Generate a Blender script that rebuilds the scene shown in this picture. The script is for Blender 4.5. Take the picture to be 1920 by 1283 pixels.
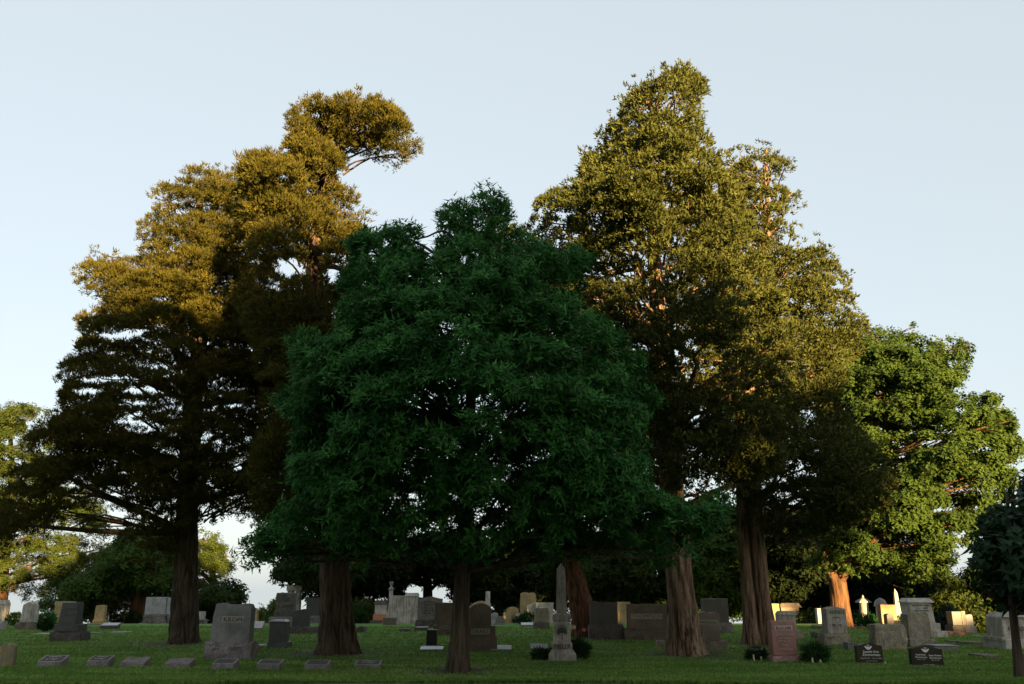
import bpy, bmesh, math, random
import numpy as np
from mathutils import Vector, noise as mnoise

for _o in list(bpy.data.objects):
    bpy.data.objects.remove(_o)
SC = bpy.context.scene
COL = SC.collection
R = math.radians

# ---------------------------------------------------------------- camera, sky, sun, exposure
EYE = 1.6
PITCH = R(16.34)
FPX = 1600.0
cam_d = bpy.data.cameras.new('camera')
cam_d.sensor_width = 36.0
cam_d.lens = 36.0 * FPX / 1920.0
cam_d.clip_start = 0.1
cam_d.clip_end = 9000
cam = bpy.data.objects.new('camera', cam_d)
COL.objects.link(cam)
cam.location = (0, 0, EYE)
cam.rotation_euler = (R(90) + PITCH, 0, 0)
SC.camera = cam

SUN_AZ = 25.0      # degrees, behind the camera and towards its right hand
SUN_EL = 8.0
SUN_STRENGTH = 5.0
SKY_STRENGTH = 0.061
EXPOSURE = 2.75

world = bpy.data.worlds.new('World')
SC.world = world
world.use_nodes = True
wn = world.node_tree
wn.nodes.clear()
w_out = wn.nodes.new('ShaderNodeOutputWorld')
w_bg = wn.nodes.new('ShaderNodeBackground')
w_sky = wn.nodes.new('ShaderNodeTexSky')
w_sky.sky_type = 'NISHITA'
w_sky.sun_disc = False
w_sky.sun_elevation = R(SUN_EL)
w_sky.sun_rotation = R(180 - SUN_AZ)
w_sky.altitude = 200
w_sky.air_density = 1.0
w_sky.dust_density = 2.0
w_sky.ozone_density = 1.0
w_hsv = wn.nodes.new('ShaderNodeHueSaturation')
w_hsv.inputs['Saturation'].default_value = 0.65
wn.links.new(w_sky.outputs[0], w_hsv.inputs['Color'])
# a thin veil of high haze evens the clear sky out towards pale blue
w_mix = wn.nodes.new('ShaderNodeMix'); w_mix.data_type = 'RGBA'
w_mix.inputs[0].default_value = 0.76
w_mix.inputs[7].default_value = (1.76, 1.97, 2.07, 1)
w_tc = wn.nodes.new('ShaderNodeTexCoord')
w_sx = wn.nodes.new('ShaderNodeSeparateXYZ'); wn.links.new(w_tc.outputs['Generated'], w_sx.inputs[0])
w_mx = wn.nodes.new('ShaderNodeMath'); w_mx.operation = 'MAXIMUM'; w_mx.inputs[1].default_value = 0.0
wn.links.new(w_sx.outputs[2], w_mx.inputs[0])
w_cx = wn.nodes.new('ShaderNodeCombineXYZ')
wn.links.new(w_sx.outputs[0], w_cx.inputs[0]); wn.links.new(w_sx.outputs[1], w_cx.inputs[1]); wn.links.new(w_mx.outputs[0], w_cx.inputs[2])
wn.links.new(w_cx.outputs[0], w_sky.inputs['Vector'])
wn.links.new(w_hsv.outputs[0], w_mix.inputs[6])
wn.links.new(w_mix.outputs[2], w_bg.inputs['Color'])
w_bg.inputs['Strength'].default_value = SKY_STRENGTH
wn.links.new(w_bg.outputs[0], w_out.inputs['Surface'])

sun_d = bpy.data.lights.new('sun', 'SUN')
sun_d.energy = SUN_STRENGTH
sun_d.angle = R(0.5)
sun_d.color = (1.0, 0.64, 0.27)
sun = bpy.data.objects.new('sun', sun_d)
COL.objects.link(sun)
_ce, _se = math.cos(R(SUN_EL)), math.sin(R(SUN_EL))
SUN_DIR = Vector((math.sin(R(SUN_AZ)) * _ce, -math.cos(R(SUN_AZ)) * _ce, _se))   # towards the sun
sun.rotation_euler = SUN_DIR.to_track_quat('Z', 'Y').to_euler()

SC.view_settings.view_transform = 'Standard'
SC.view_settings.look = 'None'
SC.view_settings.gamma = 1.0
SC.view_settings.use_curve_mapping = False
SC.view_settings.exposure = EXPOSURE
SC.cycles.max_bounces = 5
SC.cycles.diffuse_bounces = 3
SC.cycles.transparent_max_bounces = 4

# ---------------------------------------------------------------- places: pixel -> metres
_F = Vector((0, math.cos(PITCH), math.sin(PITCH)))
_U = Vector((0, -math.sin(PITCH), math.cos(PITCH)))


def ray(px, py):
    return _F + Vector((1, 0, 0)) * ((px - 960) / FPX) + _U * ((641.5 - py) / FPX)


def at(px, py, Y):
    d = ray(px, py)
    k = Y / d.y
    return Vector((d.x * k, Y, EYE + d.z * k))


def gz(x, y):
    """height of the lawn: level, then falling away beyond a crest"""
    ax = max(0.0, min(1.0, (x / max(y, 1.0) - 0.36) / 0.14))
    ax = ax * ax * (3 - 2 * ax)
    c = 51.0 - 13.0 * ax
    t = (y - c) / 2.0
    sp = 2.0 * (math.log1p(math.exp(-abs(t))) + max(t, 0))
    return -0.075 * sp + 0.05 * mnoise.noise(Vector((x * 0.13, y * 0.1, 0)))


def ground(px, py, far=52.5):
    """where the ray through a pixel meets the lawn"""
    d = ray(px, py)
    far = far if px < 1690 else min(far, 39.5)
    y = 12.0
    while y < far:
        if EYE + d.z / d.y * y <= gz(d.x / d.y * y, y):
            break
        y += 0.1
    x = d.x / d.y * y
    return Vector((x, y, gz(x, y)))


# ---------------------------------------------------------------- object helpers
def tag(o, label=None, cat=None, group=None, kind=None):
    if label: o['label'] = label
    if cat: o['category'] = cat
    if group: o['group'] = group
    if kind: o['kind'] = kind
    return o


def empty(name, loc, label, cat, group=None, rz=0.0):
    o = bpy.data.objects.new(name, None)
    COL.objects.link(o)
    o.location = loc
    o.rotation_euler = (0, 0, rz)
    o.empty_display_size = 0.2
    return tag(o, label, cat, group)


def link(name, me, mat, parent=None, loc=None, rot=None):
    o = bpy.data.objects.new(name, me)
    COL.objects.link(o)
    if mat is not None and not me.materials:
        me.materials.append(mat)
    if parent is not None:
        o.parent = parent
    if loc is not None: o.location = loc
    if rot is not None: o.rotation_euler = rot
    return o


def mesh_np(name, V, F, smooth=False):
    """V (n,3), F (m,k) with k the same for all faces"""
    V = np.asarray(V, dtype=np.float32); F = np.asarray(F, dtype=np.int32)
    me = bpy.data.meshes.new(name)
    k = F.shape[1]
    me.vertices.add(len(V)); me.vertices.foreach_set('co', V.ravel())
    me.loops.add(F.size); me.loops.foreach_set('vertex_index', F.ravel())
    me.polygons.add(len(F))
    me.polygons.foreach_set('loop_start', np.arange(0, F.size, k, dtype=np.int32))
    me.polygons.foreach_set('loop_total', np.full(len(F), k, dtype=np.int32))
    me.update(calc_edges=True)
    if smooth:
        me.polygons.foreach_set('use_smooth', np.ones(len(F), dtype=bool))
    return me


def bm_mesh(name, bm, smooth=False):
    me = bpy.data.meshes.new(name)
    bmesh.ops.recalc_face_normals(bm, faces=bm.faces[:])
    bm.to_mesh(me); bm.free()
    if smooth:
        me.polygons.foreach_set('use_smooth', np.ones(len(me.polygons), dtype=bool))
    return me


# ---------------------------------------------------------------- materials
def new_mat(name):
    m = bpy.data.materials.new(name)
    m.use_nodes = True
    nt = m.node_tree
    nt.nodes.clear()
    out = nt.nodes.new('ShaderNodeOutputMaterial')
    return m, nt, out


def N(nt, typ, **kw):
    n = nt.nodes.new(typ)
    for k, v in kw.items():
        if hasattr(n, k): setattr(n, k, v)
        else: n.inputs[k].default_value = v
    return n


def mixc(nt, fac, a, b, mode='MIX'):
    m = nt.nodes.new('ShaderNodeMix'); m.data_type = 'RGBA'; m.blend_type = mode
    for sock, v in ((m.inputs[0], fac), (m.inputs[6], a), (m.inputs[7], b)):
        if isinstance(v, (int, float)): sock.default_value = v
        elif isinstance(v, (tuple, list)): sock.default_value = (*v[:3], 1)
        else: nt.links.new(v, sock)
    return m.outputs[2]


def ramp(nt, src, p0, p1, c0=(0, 0, 0), c1=(1, 1, 1)):
    r = nt.nodes.new('ShaderNodeValToRGB')
    r.color_ramp.elements[0].position = p0; r.color_ramp.elements[1].position = p1
    r.color_ramp.elements[0].color = (*c0, 1); r.color_ramp.elements[1].color = (*c1, 1)
    nt.links.new(src, r.inputs[0])
    return r.outputs[0]


def noise_t(nt, vec, scale, detail=4, rough=0.6):
    n = N(nt, 'ShaderNodeTexNoise', Scale=scale, Detail=detail, Roughness=rough)
    if vec is not None: nt.links.new(vec, n.inputs['Vector'])
    return n.outputs['Fac']


def stone_mat(name, col, stain=(0.05, 0.045, 0.035), amt=0.5, speck=0.35, rough=0.85, lichen=None, streak=0.5, bump=0.4):
    m, nt, out = new_mat(name)
    geo = nt.nodes.new('ShaderNodeNewGeometry')
    pos = geo.outputs['Position']
    # crystals, cloudy weathering, blotches, vertical run-off stains, lichen
    base = mixc(nt, ramp(nt, noise_t(nt, pos, 45, 3, 0.8), 0.38, 0.62), tuple(c * (1 - speck) for c in col), tuple(min(1, c * (1 + speck)) for c in col))
    base = mixc(nt, ramp(nt, noise_t(nt, pos, 2.6, 5, 0.65), 0.36, 0.68), base, mixc(nt, 1.0, base, (0.55, 0.53, 0.50), 'MULTIPLY'))
    if amt > 0.05:
        bl = ramp(nt, noise_t(nt, pos, 13, 5, 0.7), 0.53, 0.66)
        ml = N(nt, 'ShaderNodeMath', operation='MULTIPLY'); nt.links.new(bl, ml.inputs[0]); ml.inputs[1].default_value = min(0.85, amt * 0.9)
        base = mixc(nt, ml.outputs[0], base, tuple(0.45 * c for c in col))
    mp = N(nt, 'ShaderNodeMapping'); mp.inputs['Scale'].default_value = (11, 11, 1.3)
    nt.links.new(pos, mp.inputs['Vector'])
    st = ramp(nt, noise_t(nt, mp.outputs[0], 1.0, 5, 0.7), 0.52 - 0.12 * streak, 0.68)
    mul = N(nt, 'ShaderNodeMath', operation='MULTIPLY'); nt.links.new(st, mul.inputs[0]); mul.inputs[1].default_value = amt
    base = mixc(nt, mul.outputs[0], base, stain)
    if lichen:
        li = ramp(nt, noise_t(nt, pos, 6.5, 6, 0.75), 0.50, 0.60)
        base = mixc(nt, li, base, lichen)
    b = N(nt, 'ShaderNodeBsdfPrincipled', Roughness=rough)
    nt.links.new(base, b.inputs['Base Color'])
    bp = N(nt, 'ShaderNodeBump', Strength=min(1.0, bump), Distance=0.015 + 0.04 * bump)
    nt.links.new(noise_t(nt, pos, 14, 6, 0.7), bp.inputs['Height'])
    nt.links.new(bp.outputs[0], b.inputs['Normal'])
    nt.links.new(b.outputs[0], out.inputs[0])
    return m


def plain_mat(name, col, rough=0.7, var=0.25):
    m, nt, out = new_mat(name)
    geo = nt.nodes.new('ShaderNodeNewGeometry')
    c = mixc(nt, noise_t(nt, geo.outputs['Position'], 25, 3), tuple(x * (1 - var) for x in col), tuple(min(1, x * (1 + var)) for x in col))
    b = N(nt, 'ShaderNodeBsdfPrincipled', Roughness=rough)
    nt.links.new(c, b.inputs['Base Color']); nt.links.new(b.outputs[0], out.inputs[0])
    return m


def leaf_mat(name, c1, c2, trans=0.25, scale=1.1, rough=0.8, stretch=None):
    m, nt, out = new_mat(name)
    geo = nt.nodes.new('ShaderNodeNewGeometry')
    pos = geo.outputs['Position']
    pv = pos
    if stretch:
        mp = N(nt, 'ShaderNodeMapping'); mp.inputs['Scale'].default_value = stretch
        nt.links.new(pos, mp.inputs['Vector']); pv = mp.outputs[0]
    f1 = ramp(nt, noise_t(nt, pv, scale, 3), 0.38, 0.62)
    f2 = ramp(nt, noise_t(nt, pos, 14, 2), 0.3, 0.7)
    a = mixc(nt, f1, c1, c2)
    a = mixc(nt, f2, a, tuple(0.55 * x for x in c1), 'MIX')
    d = N(nt, 'ShaderNodeBsdfPrincipled', Roughness=rough)
    d.inputs['Specular IOR Level'].default_value = 0.12
    nt.links.new(a, d.inputs['Base Color'])
    t = nt.nodes.new('ShaderNodeBsdfTranslucent'); nt.links.new(a, t.inputs['Color'])
    mx = nt.nodes.new('ShaderNodeMixShader'); mx.inputs[0].default_value = trans
    nt.links.new(d.outputs[0], mx.inputs[1]); nt.links.new(t.outputs[0], mx.inputs[2])
    nt.links.new(mx.outputs[0], out.inputs[0])
    return m


def bark_mat(name, c1, c2, sc=11):
    m, nt, out = new_mat(name)
    geo = nt.nodes.new('ShaderNodeNewGeometry')
    pos = geo.outputs['Position']
    mp = N(nt, 'ShaderNodeMapping'); mp.inputs['Scale'].default_value = (1, 1, 0.09)
    nt.links.new(pos, mp.inputs['Vector'])
    f = noise_t(nt, mp.outputs[0], sc, 5, 0.65)
    c = mixc(nt, ramp(nt, f, 0.42, 0.58), c2, c1)
    c = mixc(nt, ramp(nt, noise_t(nt, pos, 1.3, 4), 0.35, 0.8), c, tuple(0.6 * x for x in c1))
    b = N(nt, 'ShaderNodeBsdfPrincipled', Roughness=0.95)
    b.inputs['Specular IOR Level'].default_value = 0.1
    nt.links.new(c, b.inputs['Base Color'])
    bp = N(nt, 'ShaderNodeBump', Strength=1.0, Distance=0.05)
    nt.links.new(f, bp.inputs['Height']); nt.links.new(bp.outputs[0], b.inputs['Normal'])
    nt.links.new(b.outputs[0], out.inputs[0])
    return m


def grass_ground_mat():
    m, nt, out = new_mat('lawn')
    geo = nt.nodes.new('ShaderNodeNewGeometry')
    pos = geo.outputs['Position']
    mp = N(nt, 'ShaderNodeMapping'); mp.inputs['Scale'].default_value = (1, 2.2, 1)
    nt.links.new(pos, mp.inputs['Vector'])
    c = mixc(nt, ramp(nt, noise_t(nt, mp.outputs[0], 0.5, 5, 0.6), 0.35, 0.7), GRASS_A, GRASS_B)
    c = mixc(nt, ramp(nt, noise_t(nt, mp.outputs[0], 9, 4, 0.7), 0.3, 0.7), c, tuple(0.45 * x for x in GRASS_A))
    # bare, needle strewn earth round trunks, also painting in their shade; few worn patches
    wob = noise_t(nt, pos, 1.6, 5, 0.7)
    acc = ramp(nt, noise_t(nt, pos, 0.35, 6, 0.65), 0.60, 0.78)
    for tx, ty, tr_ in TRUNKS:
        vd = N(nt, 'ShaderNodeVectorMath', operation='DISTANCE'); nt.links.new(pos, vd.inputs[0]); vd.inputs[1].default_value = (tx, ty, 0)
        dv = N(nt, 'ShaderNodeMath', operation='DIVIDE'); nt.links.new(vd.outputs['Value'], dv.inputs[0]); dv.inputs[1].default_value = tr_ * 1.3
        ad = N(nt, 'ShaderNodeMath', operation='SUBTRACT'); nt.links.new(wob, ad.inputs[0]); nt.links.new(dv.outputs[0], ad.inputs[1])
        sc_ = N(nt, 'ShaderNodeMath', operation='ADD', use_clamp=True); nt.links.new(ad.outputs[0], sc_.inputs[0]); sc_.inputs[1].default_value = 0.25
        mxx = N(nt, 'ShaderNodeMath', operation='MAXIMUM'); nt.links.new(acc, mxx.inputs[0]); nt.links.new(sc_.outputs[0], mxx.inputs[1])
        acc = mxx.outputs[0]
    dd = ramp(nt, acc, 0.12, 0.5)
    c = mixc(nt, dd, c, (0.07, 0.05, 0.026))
    b = N(nt, 'ShaderNodeBsdfPrincipled', Roughness=0.9)
    b.inputs['Specular IOR Level'].default_value = 0.15
    nt.links.new(c, b.inputs['Base Color'])
    bp = N(nt, 'ShaderNodeBump', Strength=0.8, Distance=0.06)
    nt.links.new(noise_t(nt, mp.outputs[0], 12, 5, 0.75), bp.inputs['Height'])
    nt.links.new(bp.outputs[0], b.inputs['Normal'])
    nt.links.new(b.outputs[0], out.inputs[0])
    return m


GRASS_A = (0.10, 0.20, 0.042)
GRASS_B = (0.17, 0.29, 0.065)
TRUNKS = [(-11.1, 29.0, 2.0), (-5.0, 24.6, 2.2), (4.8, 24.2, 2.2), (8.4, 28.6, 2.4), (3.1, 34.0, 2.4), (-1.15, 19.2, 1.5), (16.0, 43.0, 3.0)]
M = {
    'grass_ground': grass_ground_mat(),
    'blade': leaf_mat('grass blades', (0.11, 0.215, 0.038), (0.30, 0.42, 0.10), 0.35, 0.9, 0.7, (0.35, 1.7, 1)),  # stretched streaks put mowing and the shading of lawn undulations into the colour
    'road': stone_mat('asphalt', (0.16, 0.15, 0.14), amt=0.2, speck=0.3),
    'grey': stone_mat('grey granite', (0.19, 0.187, 0.18), amt=0.15, speck=0.2),
    'grey_rough': stone_mat('rough grey granite', (0.17, 0.155, 0.14), amt=0.55, speck=0.5, bump=0.9),
    'light_grey': stone_mat('light grey granite', (0.33, 0.33, 0.34), amt=0.12, speck=0.15),
    'dark': stone_mat('dark granite', (0.055, 0.052, 0.047), amt=0.3, rough=0.5, bump=0.15),
    'dark_rough': stone_mat('rough dark granite', (0.105, 0.09, 0.08), amt=0.5, speck=0.55, bump=1.0),
    'black': stone_mat('polished black granite', (0.009, 0.008, 0.008), amt=0.0, speck=0.2, rough=0.3, bump=0.02),
    'brown': stone_mat('brown granite', (0.12, 0.092, 0.062), amt=0.4, speck=0.3, rough=0.6, bump=0.2),
    'brown_rough': stone_mat('rough brown granite', (0.16, 0.125, 0.095), amt=0.5, speck=0.5, bump=1.0),
    'pink': stone_mat('pink granite', (0.36, 0.17, 0.14), amt=0.12, speck=0.22, rough=0.6, bump=0.15),
    'pink_rough': stone_mat('rough pink granite', (0.42, 0.26, 0.23), amt=0.2, speck=0.3, bump=0.9),
    'white': stone_mat('pale limestone', (0.46, 0.43, 0.38), amt=0.35, speck=0.12, bump=0.3),
    'white_stained': stone_mat('stained marble', (0.50, 0.46, 0.40), amt=0.85, speck=0.1, streak=1.0, stain=(0.09, 0.075, 0.055)),
    'obelisk': stone_mat('weathered marble', (0.46, 0.44, 0.39), amt=0.8, speck=0.15, streak=1.1, stain=(0.075, 0.07, 0.05)),
    'cream': stone_mat('sunlit yellow stone', (0.34, 0.26, 0.13), amt=0.45, speck=0.12, stain=(0.25, 0.17, 0.07)),  # the low sun's yellow is put into the colour of these pale stones
    'lichen': stone_mat('lichened granite', (0.30, 0.27, 0.22), amt=0.6, speck=0.5, lichen=(0.26, 0.21, 0.10), bump=0.9),
    'mossy': stone_mat('mossy marble', (0.30, 0.26, 0.17), amt=0.75, speck=0.2, lichen=(0.17, 0.14, 0.04), streak=1.0),
    'marker': stone_mat('purple grey granite', (0.20, 0.175, 0.17), amt=0.4, speck=0.5, bump=0.6),
    'marker_top': stone_mat('polished marker rim', (0.36, 0.35, 0.37), amt=0.1, speck=0.15, rough=0.4, bump=0.05),
    'rim': stone_mat('worn marker rim', (0.24, 0.225, 0.225), amt=0.2, speck=0.3, rough=0.6, bump=0.1),
    'panel_dark': stone_mat('dark recessed panel', (0.075, 0.065, 0.06), amt=0.4, speck=0.9, bump=1.0),
    'letter_light': plain_mat('light letters', (0.42, 0.40, 0.34)),
    'letter_white': plain_mat('white etched letters', (0.75, 0.74, 0.70)),
    'letter_dark': plain_mat('dark letters', (0.05, 0.045, 0.04)),
    'panel_light': plain_mat('light frosted panel', (0.27, 0.245, 0.19)),
    'panel_pink': plain_mat('light pink panel', (0.50, 0.40, 0.36)),
    'gold': plain_mat('gilt letters', (0.35, 0.27, 0.08)),
    'terracotta': plain_mat('terracotta stone', (0.42, 0.16, 0.08)),
    'bark_brown': bark_mat('reddish cedar bark', (0.25, 0.165, 0.11), (0.035, 0.024, 0.017)),
    'bark_dark': bark_mat('dark bark', (0.085, 0.065, 0.045), (0.02, 0.015, 0.011)),
    'bark_mid': bark_mat('brown cedar bark', (0.105, 0.072, 0.05), (0.025, 0.017, 0.012)),
    'bark_red': bark_mat('red bark', (0.20, 0.10, 0.06), (0.03, 0.016, 0.011)),
    'bark_orange': bark_mat('pale bark', (0.16, 0.085, 0.045), (0.035, 0.02, 0.012)),
    'cedar': leaf_mat('cedar foliage', (0.053, 0.052, 0.007), (0.100, 0.090, 0.013), 0.15, 0.9),
    'arborvitae': leaf_mat('arborvitae foliage', (0.052, 0.064, 0.013), (0.102, 0.116, 0.027), 0.15, 0.8),
    'oak': leaf_mat('pin oak leaves', (0.022, 0.090, 0.020), (0.072, 0.22, 0.045), 0.25, 2.2),
    'maple': leaf_mat('maple leaves', (0.038, 0.074, 0.013), (0.075, 0.125, 0.021), 0.3, 0.9),
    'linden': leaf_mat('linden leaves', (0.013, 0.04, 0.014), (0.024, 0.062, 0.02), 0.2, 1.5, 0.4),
    'locust': leaf_mat('locust leaves', (0.035, 0.06, 0.010), (0.09, 0.115, 0.02), 0.3, 1.2),
    'backwood': leaf_mat('shaded wood leaves', (0.018, 0.036, 0.007), (0.045, 0.07, 0.012), 0.25, 0.5),  # colour lowered to stand in for shade over the far wood
    'shade_darkened': leaf_mat('deep shaded leaves', (0.009, 0.019, 0.005), (0.022, 0.035, 0.008), 0.2, 0.5),  # darker leaf copy with deeper shade put into the colour
    'spruce': leaf_mat('blue spruce needles', (0.03, 0.06, 0.045), (0.05, 0.085, 0.07), 0.1, 1.5),
    'shrub': leaf_mat('shrub leaves', (0.02, 0.06, 0.015), (0.035, 0.09, 0.02), 0.2, 3),
    'lily': leaf_mat('lily leaves', (0.03, 0.13, 0.03), (0.05, 0.17, 0.04), 0.3, 3),
    'petal_pink': plain_mat('pink petals', (0.75, 0.18, 0.22)),
    'petal_pale': plain_mat('pale pink petals', (0.85, 0.55, 0.48)),
    'petal_orange': plain_mat('orange petals', (0.8, 0.3, 0.06)),
    'litter': plain_mat('dead leaves', (0.16, 0.10, 0.05), var=0.5),
    'wood': plain_mat('pale wood', (0.55, 0.47, 0.30)),
}

# ---------------------------------------------------------------- ground and road
def build_ground():
    ys = np.unique(np.concatenate([np.linspace(-160, 10, 18), np.arange(10, 75, 0.6), np.geomspace(75, 5500, 30)]))
    us = np.concatenate([np.linspace(-1, -0.05, 40), np.linspace(-0.045, 0.045, 9), np.linspace(0.05, 1, 40)])
    V = []
    for y in ys:
        half = 60 + abs(y) * 1.6 + 40
        for u in us:
            x = half * u
            V.append((x, y, gz(x, y) if y > 12 else 0.05 * mnoise.noise(Vector((x * 0.13, y * 0.1, 0)))))
    n = len(us)
    F = [(j * n + i, j * n + i + 1, (j + 1) * n + i + 1, (j + 1) * n + i) for j in range(len(ys) - 1) for i in range(n - 1)]
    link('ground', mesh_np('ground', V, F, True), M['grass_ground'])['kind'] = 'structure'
    # the lane in front: its far edge just enters the frame
    V = []; F = []
    xs = np.linspace(-90, 90, 241)
    for x in xs:
        e = 16.25 + 0.47 * math.exp(-((x + 5.0) / 2.2) ** 2) + 0.03 * mnoise.noise(Vector((x * 1.7, 0, 3)))
        for y in (e, e - 1.5, e - 3.0, e - 4.6):
            V.append((x, y, 0.05 * mnoise.noise(Vector((x * 0.13, y * 0.1, 0))) + 0.012))
    for i in range(len(xs) - 1):
        for j in range(3):
            F.append((i * 4 + j, i * 4 + j + 1, (i + 1) * 4 + j + 1, (i + 1) * 4 + j))
    link('road', mesh_np('road', V, F, True), M['road'])['kind'] = 'structure'


build_ground()


def noise_arr(x, y):
    return 0.05 * np.array([mnoise.noise(Vector((a * 0.13, b * 0.1, 0))) for a, b in zip(x, y)])


def build_grass():
    rng = np.random.default_rng(5)
    n = 190000
    u = rng.random(n)
    y = 16.4 + (44 - 16.4) * u ** 2.1
    x = (rng.random(n) * 2 - 1) * (y * 0.62)
    keep = np.ones(n, bool)
    x, y = x[keep], y[keep]
    # coarse height field lookup
    gx = np.arange(-30, 30.1, 0.5); gy = np.arange(16, 46.1, 0.5)
    H = np.array([[gz(a, b) for a in gx] for b in gy])
    ix = np.clip(((x + 30) / 0.5).astype(int), 0, len(gx) - 2); iy = np.clip(((y - 16) / 0.5).astype(int), 0, len(gy) - 2)
    fx = (x + 30) / 0.5 - ix; fy = (y - 16) / 0.5 - iy
    z = (H[iy, ix] * (1 - fx) * (1 - fy) + H[iy, ix + 1] * fx * (1 - fy) + H[iy + 1, ix] * (1 - fx) * fy + H[iy + 1, ix + 1] * fx * fy)
    dn = np.full(len(x), 9.0)
    for tx, ty, tr_ in TRUNKS: dn = np.minimum(dn, np.hypot(x - tx, (y - ty) * 0.8) / tr_)
    kp = (dn + rng.normal(0, 0.22, len(x))) > 0.62
    x, y, z = x[kp], y[kp], z[kp]
    patch = 0.6 + 0.4 * np.sin(x * 1.3 + 2 * np.sin(y * .7)) * np.sin(y * 1.9 + x * 0.3)
    h = (0.03 + 0.035 * rng.random(len(x))) * (0.7 + 0.5 * patch) * (1 + (y < 17.3) * 0.6)
    a = rng.random(len(x)) * 2 * np.pi
    w = 0.010 + 0.010 * rng.random(len(x)) + 0.0006 * (y - 16)
    P = np.stack([x, y, z - 0.005], 1)
    s = np.stack([np.cos(a), np.sin(a), 0 * a], 1) * w[:, None]
    lean = np.stack([rng.normal(0, .35, len(x)), rng.normal(0, .35, len(x)), np.ones(len(x))], 1) * h[:, None]
    V = np.stack([P - s, P + s, P + lean], 1).reshape(-1, 3)
    F = np.arange(len(V)).reshape(-1, 3)
    tag(link('grass', mesh_np('grass', V, F), M['blade']), 'short mown green grass blades over the front lawn', 'grass', kind='stuff')


build_grass()

def build_litter():
    rng = np.random.default_rng(9)
    V = []; F = []
    for tx, ty, tr_ in TRUNKS[:6]:
        for _ in range(260):
            a = rng.random() * 6.283; r = tr_ * 1.3 * math.sqrt(rng.random()) + .3
            x, y = tx + r * math.cos(a), ty + r * math.sin(a)
            z = gz(x, y) + 0.015 + 0.02 * rng.random()
            s_ = 0.03 + 0.04 * rng.random(); b = rng.random() * 6.283
            i = len(V)
            for k, q in enumerate((0, 1.6, 3.1, 4.7)):
                V.append((x + s_ * (1 if k % 2 else .5) * math.cos(b + q), y + s_ * (1 if k % 2 else .5) * math.sin(b + q), z + 0.012 * rng.random()))
            F.append((i, i + 1, i + 2, i + 3))
    tag(link('leaf_litter', mesh_np('leaf_litter', V, F), M['litter']), 'scattered brown fallen leaves and twigs round the trunk bases', 'fallen leaves', kind='stuff')


build_litter()

# ---------------------------------------------------------------- trees
def in_poly(P, x, z):
    n = len(P); c = np.zeros(len(x), bool); j = n - 1
    for i in range(n):
        xi, zi = P[i]; xj, zj = P[j]
        with np.errstate(divide='ignore', invalid='ignore'):
            t = ((zi > z) != (zj > z)) & (x < (xj - xi) * (z - zi) / (zj - zi + 1e-12) + xi)
        c ^= t; j = i
    return c


def edge_dist(P, x, z):
    d = np.full(len(x), 1e9)
    n = len(P)
    for i in range(n):
        a = P[i]; b = P[(i + 1) % n]
        ab = b - a; L = (ab ** 2).sum() + 1e-9
        t = np.clip(((x - a[0]) * ab[0] + (z - a[1]) * ab[1]) / L, 0, 1)
        d = np.minimum(d, np.hypot(x - a[0] - t * ab[0], z - a[1] - t * ab[1]))
    return d


def to_px(P):
    dx = P[:, 0]; dy = P[:, 1]; dz = P[:, 2] - EYE
    f = dy * math.cos(PITCH) + dz * math.sin(PITCH)
    u = -dy * math.sin(PITCH) + dz * math.cos(PITCH)
    return 960 + FPX * dx / f, 641.5 - FPX * u / f


def unit(a):
    return a / (np.linalg.norm(a, axis=1, keepdims=True) + 1e-9)


YC = -40.0
_tan = math.tan(R(SUN_AZ)); _tel = math.tan(R(SUN_EL)) / math.cos(R(SUN_AZ))


def on_caster(px, py, D):
    p = at(px, py, D)
    return p.x + (p.y - YC) * _tan, p.z + (p.y - YC) * _tel


PROFILE = [(-60, 16.5), (-20, 16), (2, 15.5), (9, 16.5), (12, 18.6), (14, 20.0), (20, 19.9), (22, 19.4), (23.2, 19.3), (24.8, 20.0), (26.5, 21.0), (28, 20.8), (30, 19.0), (31.5, 17.9), (33, 16.9), (35, 16.2), (37.5, 16.1),
           (39.5, 17.3), (41, 18.2), (44.5, 18.4), (46.5, 19.8), (49, 20.8), (51.5, 19.8), (52.8, 16.2), (54, 15.4), (60, 15.2), (75, 14.5)]  # crown tops of the added unseen trees, shaped to set the shadow line
BEAMS = [(990, 1132, 50, .5), (1115, 1117, 50, .7), (1170, 1143, 51, .6), (1448, 1148, 45, .7), (1490, 1150, 52, .5), (1668, 1150, 45, 1.0), (1572, 1085, 43, 2.2), (184, 1147, 50, .2), (27, 1151, 52, .6), (718, 1155, 50, .4), (1624, 1170, 45, .5), (1645, 1008, 40, 1.5),
         (8, 1090, 70, 1.0), (1812, 1160, 39, .5), (1395, 1165, 55, .5), (1500, 1170, 50, .3)]
_beam = [(*on_caster(a, b, c), r + 0.5) for a, b, c, r in BEAMS]


def keep_shade(T):
    dx = T[:, 0]; dz = T[:, 2]
    k = np.ones(len(T), bool)
    # shift to the caster plane along the sunlight
    sx = dx - (T[:, 1] - YC) * -_tan * -1
    sx = dx + (YC - T[:, 1]) * -_tan
    sz = dz + (YC - T[:, 1]) * -_tel
    for bx, bz, r in _beam:
        k &= ((sx - bx) ** 2 + (sz - bz) ** 2) > r * r
    return k



OPEN = [(*on_caster(a, b, c), .6, c) for a, b, c in ((990, 1132, 52.5), (1118, 1114, 55.5), (1170, 1142, 52.5), (1448, 1148, 45), (1668, 1146, 43), (184, 1147, 49))]


def keep_open(T):
    """chinks through which the last sun reaches the far stones"""
    k = np.ones(len(T), bool)
    sx = T[:, 0] + (T[:, 1] - YC) * _tan
    sz = T[:, 2] + (T[:, 1] - YC) * _tel
    for bx, bz, r, c in OPEN:
        k &= (((sx - bx) ** 2 + (sz - bz) ** 2) > r * r) | (T[:, 1] > c - .6)
    return k


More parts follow.
